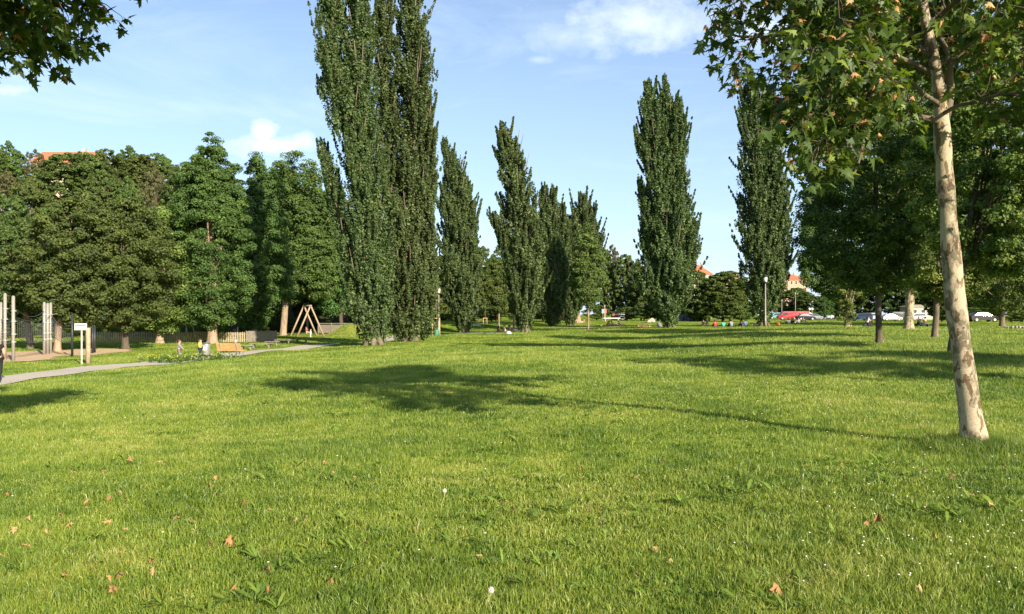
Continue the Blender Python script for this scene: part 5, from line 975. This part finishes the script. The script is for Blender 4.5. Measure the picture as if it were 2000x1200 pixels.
# ------------------------------------------------------------------ small far things
def far_items():
    x, y, z = GD(1195, 160); t = thing('long_bench', 'long white bench seat in front of the painted hut', 'bench', (x, y, z)); b = MB(); b.box((0,0,.62), (3.4,.5,.22), bev=.04); b.build('seat', paint((.72,.70,.58)), t)
    for s in (-1.3,1.3): b = MB(); b.box((s,0,.255), (.2,.4,.51)); b.build('leg', M['stone'], t)
    x, y, z = GD(930, 118); t = thing('low_white_bench', 'low white bench with a yellow post beside the dark narrow poplar', 'bench', (x, y, z)); b = MB(); b.box((.1,0,.36), (1.25,.4,.30), bev=.03); b.build('seat', paint((.62,.63,.60)), t)
    for s in (-.4,.6): b = MB(); b.box((s,0,.105), (.12,.35,.21)); b.build('leg', M['stone'], t)
    b = MB(); b.box((-.72,-.05,.35), (.13,.13,.72), bev=.01); b.build('post', paint((.60,.50,.14)), t)
    x, y, z = GD(993.5, 76); b = MB(); V = []
    t = thing('umbrella', 'small pale grey umbrella lying open on the grass', 'umbrella', (x, y, z)); n = 16
    for i in range(6):
        for j in range(n): a = 2*PI*j/n; r = .30*math.sin(i/5*PI/2); V.append((math.cos(a)*r*(1+.04*(j % 2)), math.sin(a)*r, .30*math.cos(i/5*PI/2)+.04))
    b.add(V, [(i*n+j, i*n+(j+1) % n, (i+1)*n+(j+1) % n, (i+1)*n+j) for i in range(5) for j in range(n)]); b.build('canopy', paint((.42,.44,.46)), t, True)
    b = MB(); b.tube([(0,0,.02),(0,0,.33)], .01, 6); b.build('shaft', M['steel'], t)
    x, y, z = GD(1011, 98); b = MB(); rg = random.Random(3); V = []
    for i in range(12):
        for j in range(9): V.append((i*.13-.7, j*.12-.5, .10+.22*math.exp(-((i-4)/3.5)**2)+.10*math.sin(i*1.3+j*.9)))
    b.add(V, [(i*9+j, (i+1)*9+j, (i+1)*9+j+1, i*9+j+1) for i in range(11) for j in range(8)]); o = b.build('blanket', paint((.74,.73,.72), .9), None, True); o.modifiers.new('s', 'SOLIDIFY').thickness = .03; o.location = (x, y, z); tag(o, 'crumpled white blanket at the right end of the picnic group', 'blanket')
    def rock(name, px, d, s, m, label, cat, seed, sc=(1,1,1)):
        x, y, z = GD(px, d); rg = np.random.default_rng(seed); b = MB(); b.ball((0,0,0), 1, 16, 10); V = np.array(b.v); w = wob(rg, 9)(unit(V)*1.0); V = V*(1+(w-1)*2.2)[:, None]*np.array(sc)*s; V[:, 2] = np.maximum(V[:, 2], -s*sc[2]*.5); b.v = [tuple(v) for v in V]; o = b.build(name, m, None, False); o.location = (x, y, z+s*sc[2]*.45); tag(o, label, cat)
    rock('boulder', 1271, 150, .85, M['stone'], 'beige boulder in front of the round bush', 'boulder', 3, (1.0,.7,.75)); rock('backpack', 1286.5, 98, .28, paint((.16,.18,.24), .9), 'grey blue backpack standing left of the lone poplar', 'bag', 4, (.9,.6,1.25))
    rock('black_bag', 1475, 92, .34, M['black'], 'black bag lying left of the right-hand lamp', 'bag', 6, (1.15,.6,.62)); rock('seat_cushion', 1689, 88, .34, M['black'], 'left black cushion under the long-haired woman', 'cushion', 7, (.9,.8,.75)); rock('seat_cushion', 1698.5, 88.2, .36, M['black'], 'right black cushion under the long-haired woman', 'cushion', 8, (.95,.8,.75))
    x, y, z = GD(1519.5, 100); b = MB(); b.ball((0,0,.24), .25, 16, 10, 0, (1,1,.95)); o = b.build('ball', paint((.75,.20,.04), .6), None, True); o.location = (x, y, z); tag(o, 'large orange ball on the grass left of the parked van', 'ball')
    for px, lb in ((1528, 'bicycle lying beside the orange ball'),):
        x, y, z = GD(px, 104); t = thing('bicycle', lb, 'bicycle', (x, y, z), .3)
        for s in (-.5,.5): b = MB(); b.tube([(s+.32*math.cos(k*PI/8),0,.33+.32*math.sin(k*PI/8)) for k in range(17)], .02, 6); b.build('wheel', M['rubber'], t)
        b = MB(); b.tube([(-.5,0,.33),(-.15,0,.75),(.35,0,.78),(.5,0,.33)], .022, 6); b.tube([(-.15,0,.75),(-.05,0,.32),(.35,0,.75)], .02, 6); b.build('frame', M['darkmetal'], t); b = MB(); b.box((-.17,0,.88), (.24,.12,.06), bev=.02); b.build('saddle', M['black'], t); b = MB(); b.tube([(.38,-.25,1.0),(.35,0,.98),(.38,.25,1.0)], .015, 6); b.tube([(.35,0,.78),(.35,0,.98)], .015, 6); b.build('handlebar', M['steel'], t)
    x, y, z = GD(1801, 92.3); t = thing('wooden_bench', 'bench under the grove carrying two people', 'bench', (x, y, z), .1); b = MB(); b.box((0,0,.43), (1.7,.45,.06), bev=.01); b.build('seat', M['greywood'], t)
    for s in (-.7,.7): b = MB(); b.box((s,0,.20), (.1,.4,.40)); b.build('leg', M['darkmetal'], t)
    for px, c, lb in ((1177.5, (.20,.42,.60), 'blue sign on a pole beside the slim pale lamp'), (1182.5, (.50,.14,.16), 'red and white sign on the pole at the slim pale lamp'), (1241, (.30,.42,.48), 'pale blue sign right of the painted hut')):
        x, y, z = GD(px, 172); t = thing('pole_sign', lb, 'sign', (x, y, z)); b = MB(); b.tube([(0,0,0),(0,0,2.6)], .045, 8); b.build('pole', M['steel'], t); b = MB(); b.box((0,-.06,2.1), (.5,.03,.9), bev=.01); b.build('sign_plate', paint(c), t)
far_items()
def graffiti(name, base, seed, col=(.5,.5,.55), thr=.54):
    m, t = mat(name); L = t.links; tc = nn(t, 'ShaderNodeTexCoord'); mp = nn(t, 'ShaderNodeMapping'); mp.inputs['Location'].default_value = (seed, seed, 0); L.new(tc.outputs['Object'], mp.inputs[0])
    n = nn(t, 'ShaderNodeTexNoise', i_Scale=1.7, i_Detail=2, i_Distortion=2.5); L.new(mp.outputs[0], n.inputs['Vector']); c = ramp(t, n.outputs['Fac'], [(0, base), (thr-.02, base), (thr, col), (thr+.05, (.75,.75,.8)), (thr+.07, (.08,.05,.1)), (.75, base)])
    p = nn(t, 'ShaderNodeBsdfPrincipled', i_Roughness=.8); L.new(c, p.inputs['Base Color']); o = nn(t, 'ShaderNodeOutputMaterial'); L.new(p.outputs[0], o.inputs[0]); return m
def house(name, label, loc, w, dp, h, rh, wall, roof, rows, cols, cat='building', rz=0, door=False, chim=True, gable=False):
    t = thing(name, label, cat, loc, rz); b = MB(); b.box((0,0,h/2), (w,dp,h)); b.build('wall', wall, t)
    o = .35; rx = w/2+o; ry = dp/2+o; ridge = max(.4, w/2-dp/2*.9) if not gable else w/2+o; b = MB()
    b.add([(-rx,-ry,h),(rx,-ry,h),(rx,ry,h),(-rx,ry,h),(-ridge,0,h+rh),(ridge,0,h+rh),(-rx,-ry,h-.15),(rx,-ry,h-.15),(rx,ry,h-.15),(-rx,ry,h-.15)], [(0,1,5,4),(1,2,5),(2,3,4,5),(3,0,4),(6,7,1,0),(7,8,2,1),(8,9,3,2),(9,6,0,3),(9,8,7,6)])
    ro = b.build('roof', roof, t)
    if chim: b = MB(); b.box((w*.22,dp*.1,h+rh*.85), (.7,.7,rh*.9)); b.build('chimney', M['stone'], ro)
    fr = paint((.6,.58,.52))
    for i in range(rows):
        for j in range(cols):
            xx = -w/2+w*(j+.5)/cols; zz = h*(i+.55)/rows; wo = MB(); ww = min(1.1, w/cols*.5); hh = min(1.5, h/rows*.55)
            wo.box((xx,-dp/2-.01,zz+hh/2), (ww,.08,.1)); wo.box((xx,-dp/2-.01,zz-hh/2), (ww+.1,.12,.1)); wo.box((xx-ww/2,-dp/2-.01,zz), (.1,.08,hh-.1)); wo.box((xx+ww/2,-dp/2-.01,zz), (.1,.08,hh-.1)); wi = wo.build('window', fr, t)
            p = MB(); p.box((xx,-dp/2-.005,zz), (ww-.1,.03,hh-.1)); p.build('pane', M['glass'], wi)
    if door: b = MB(); b.box((w*.3,-dp/2-.02,1.0), (.9,.06,2.0)); b.build('door', M['darkmetal'], t)
    return t
ROOF = simple('roof_tiles', (.50,.16,.075), .85, var=.2, scale=3); ROOF2 = simple('faded_roof', (.36,.17,.13), .85, var=.2, scale=3); WALL = paint((.52,.44,.32), .9); WALL2 = paint((.55,.30,.20), .9)
def HL(px, base, d): return ((px-1000)/F*d, d, CH+(HZ-base)/F*d)
def hillhouse(label, px, top, eave, d, wpx, roof, wall, name='house', rows=3, cols=4, dp=9, ground=None, gable=False):
    s = d/F; w = wpx*s; x, y = (px-1000)*s, d; z0 = gz(x, y) if ground is None else ground; ze = CH+(HZ-eave)*s; zt = CH+(HZ-top)*s
    house(name, label, (x, y, z0-.2), w, dp, ze-z0+.2, max(.6, zt-ze), wall, roof, rows, cols, gable=gable)
hillhouse('long house with a red tiled roof on top of the wooded hill', 138, 297, 325, 186, 104, ROOF, WALL, cols=6, dp=10, gable=True)
hillhouse('far building with a steep orange roof right of the lone poplar', 1362, 517, 537, 300, 42, ROOF, WALL, 'apartment_building', rows=5, cols=4, dp=12)
hillhouse('far building with a dull pink roof left of the lamp poplar', 1430, 534, 550, 320, 40, ROOF2, WALL, 'apartment_building', rows=5, cols=4, dp=12)
hillhouse('far building with red roof and peach facade right of the lamp poplar', 1544, 536, 548, 300, 44, ROOF, WALL2, 'apartment_building', rows=6, cols=5, dp=12)
x, y, z = GD(1204, 186); house('brick_hut', 'small reddish brick hut with a painted front behind the long white bench', (x, y, z-.1), 2.2, 2.4, 2.1, .25, simple('brick', (.26,.11,.07), .9, var=.3), M['darkmetal'], 0, 0, 'hut', chim=False)
x, y, z = GD(1213, 183); b = MB(); b.box((0,0,1.0), (1.7,.3,2.0), bev=.02); o = b.build('painted_panel', graffiti('mural', (.20,.22,.24), 1, (.45,.5,.5), .45)); o.location = (x, y, z); tag(o, 'pale spray-painted panel standing against the brick hut', 'panel')
x, y, z = GD(1351, 172); t = house('graffiti_building', 'low dark building sprayed with pale graffiti right of the lone poplar', (x, y, z-.1), 5.4, 4, 2.5, 1.5, graffiti('graffiti_wall', (.035,.035,.045), 7), ROOF2, 0, 0, door=True, chim=False)
# ------------------------------------------------------------------ cars
def car(label, px, d, rz, col, kind='car', cat='car', name='parked_car', z=None, s=1.0, rough=.3):
    x, y, z0 = GD(px, d); z0 = z if z is not None else z0; t = thing(name, label, cat, (x, y, z0+.06), rz, group='vehicles parked beyond the lawn'); pm = paint(col, rough, .1, .03)
    if kind == 'van': L_, W_, prof = 4.9, .92, [(-2.45,.35),(-2.45,1.15),(-2.40,1.85),(-2.2,1.98),(1.0,1.98),(1.35,1.85),(1.85,1.15),(2.3,1.0),(2.45,.75),(2.45,.35)]; cab = [(.1,1.12),(.1,1.78),(1.05,1.78),(1.28,1.70),(1.68,1.15)]; wr = .33; bk = [(-1.9,1.3),(-1.9,1.75),(-.1,1.75),(-.1,1.3)]
    elif kind == 'suv': L_, W_, prof = 4.5, .90, [(-2.2,.35),(-2.25,.95),(-2.1,1.55),(-1.8,1.68),(.3,1.68),(.7,1.55),(1.25,1.08),(2.1,.92),(2.25,.7),(2.2,.35)]; cab = [(-1.95,1.05),(-1.85,1.5),(-1.7,1.56),(.25,1.56),(.55,1.48),(1.05,1.05)]; wr = .36; bk = None
    else: L_, W_, prof = 4.4, .87, [(-2.15,.30),(-2.2,.80),(-2.1,.98),(-1.75,1.02),(-1.15,1.38),(-.7,1.45),(.2,1.43),(.55,1.32),(1.15,.95),(1.95,.80),(2.2,.62),(2.15,.30)]; cab = [(-1.6,.99),(-1.08,1.31),(-.7,1.37),(.18,1.35),(.48,1.25),(.98,.95)]; wr = .32; bk = None
    b = MB(); n = len(prof); vs = []
    zm = max(p[1] for p in prof); belt = 1.0
    for yy, ins in ((-1,0),(-.82,1),(.82,1),(1,0)):
        for p in prof:
            f = max(0, (p[1]-belt)/(zm-belt)); sh = 1-.14*f; zz = p[1]; xx = p[0]
            if ins: vs.append((xx, yy*W_*sh, zz+.025*f)) 
            else: vs.append((xx*.985, yy*W_*sh, zz-.02))
    fs = [tuple(range(n-1,-1,-1)), tuple(range(3*n, 4*n))]+[(k*n+i, k*n+(i+1) % n, (k+1)*n+(i+1) % n, (k+1)*n+i) for k in range(3) for i in range(n)]
    b.add(vs, fs); b.build('body', pm, t)
    for pr in [cab]+([bk] if bk and 0 else []):
        f0 = lambda q: W_*(1-.14*max(0, (q[1]-belt)/(zm-belt)))+.008; m_ = len(pr)
        for sgn in (-1,1): g = MB(); g.add([(q[0], sgn*f0(q), q[1]) for q in pr]+[(q[0], sgn*(f0(q)-.03), q[1]) for q in pr], [tuple(range(m_)), tuple(range(2*m_-1, m_-1, -1))]+[(i, i+m_, (i+1) % m_+m_, (i+1) % m_) for i in range(m_)]); g.build('side_window', M['glass'], t)
    k = -2 if kind != 'van' else -2
    a, c = [(p) for p in prof if p[0] > 0 and p[1] > 1.1][-1], [(p) for p in prof if p[0] > .8 and p[1] >= .9][0] if kind != 'van' else (1.85,1.15)
    g = MB(); g.add([(a[0]+.03,-W_*.74,a[1]-.02),(a[0]+.03,W_*.74,a[1]-.02),(c[0]+.03,W_*.84,c[1]+.05),(c[0]+.03,-W_*.84,c[1]+.05)], [(0,1,2,3)]); g.build('windscreen', M['glass'], t)
    for sx in (-L_*.31, L_*.31):
        for sy in (-1,1):
            w = MB(); w.tube([(sx,sy*(W_-.20),wr),(sx,sy*(W_+.01),wr)], wr, 18); wo = w.build('wheel', M['rubber'], t); w = MB(); w.tube([(sx,sy*(W_-.02),wr),(sx,sy*(W_+.02),wr)], wr*.6, 12); w.build('rim', M['steel'], wo)
    for sy in (-1,1): l = MB(); l.box((L_/2-.06,sy*.62,.72), (.08,.3,.14), bev=.02); l.build('headlight', M['white'], t); l = MB(); l.box((-L_/2+.03,sy*.66,.85), (.06,.2,.2), bev=.02); l.build('tail_light', paint((.4,.02,.02)), t)
    t.scale = (s, s, s)
RED = (.50,.012,.018)
car('bright red van parked broadside beyond the lawn', 1538, 192, PI, RED, 'van', 'van', 'red_van')
car('second red vehicle half hidden behind the bright red van', 1561, 203, PI, (.55,.03,.03), 'van', 'van', 'red_van')
car('black car parked right of the bright red van', 1573, 186, 0.05, (.012,.014,.022))
car('white car behind the black car', 1577, 204, .1, (.5,.51,.53), 'suv'); car('grey car at the rear right of the black car', 1590, 194, .4, (.22,.24,.27)); car('far silver blue car behind the ball lamps', 1600, 222, PI, (.16,.22,.30), 'car'); car('far pale car furthest right in the row behind the ball lamps', 1612, 224, PI, (.3,.32,.34))
car('green car half hidden by the lamp poplar', 1516, 208, PI, (.06,.28,.20), 'suv')
car('dark blue car with pale roof at the left of the grove row', 1683, 172, 2.7, (.05,.08,.15), 'suv'); car('white off-road car behind the long-haired woman', 1703, 180, .2, (.36,.38,.40), 'suv'); car('white estate car between the two dark trunks', 1740, 170, .06, (.42,.44,.47)); car('dark van behind the white estate car', 1760, 186, 0, (.03,.03,.035), 'van', 'van', 'dark_van'); car('silver car right of the stout plane trunk', 1788, 176, PI, (.40,.42,.46), 'suv'); car('dark car deep in the shade left of the kerb', 1919, 120, 0, (.03,.03,.035), 'car')
x, y, z = GD(1622, 240); house('far_kiosk', 'pale flat building behind the empty road', (x, y, z), 9, 6, 3.4, .5, paint((.55,.57,.50)), M['stone'], 1, 4, 'building', chim=False)
x, y, z = GD(1800, 215); house('light_building', 'cream building glimpsed between the grove trunks', (x, y, z), 9, 6, 3.6, .5, paint((.42,.39,.28)), M['stone'], 1, 4, 'building', chim=False)
# kerb with stones at the right edge
def kerb():
    pts = [GD(1962, 64), GD(1985, 60), GD(2010, 57), GD(2060, 54)]; rg = random.Random(8); k = 0
    strip('side_path', [(p[0]+.8, p[1]-1.2) for p in pts]+[(pts[-1][0]+8, pts[-1][1]-5)], 2.2, M['asphalt'], .03)
    for (a, b_) in zip(pts[:-1], pts[1:]):
        for j in range(4):
            f = (j+.5)/4; x = a[0]*(1-f)+b_[0]*f; y = a[1]*(1-f)+b_[1]*f; z = gz(x, y); b = MB(); s = rg.uniform(.3,.5); b.box((0,0,.07), (s,.28,.22), bev=.05); o = b.build('kerb_stone', M['stone']); o.location = (x, y, z); o.rotation_euler.z = rg.uniform(-.5,.5)
            tag(o, 'pale rough kerb stone along the small path at the right edge', 'kerb stone', 'kerb stones of the small path')
kerb()
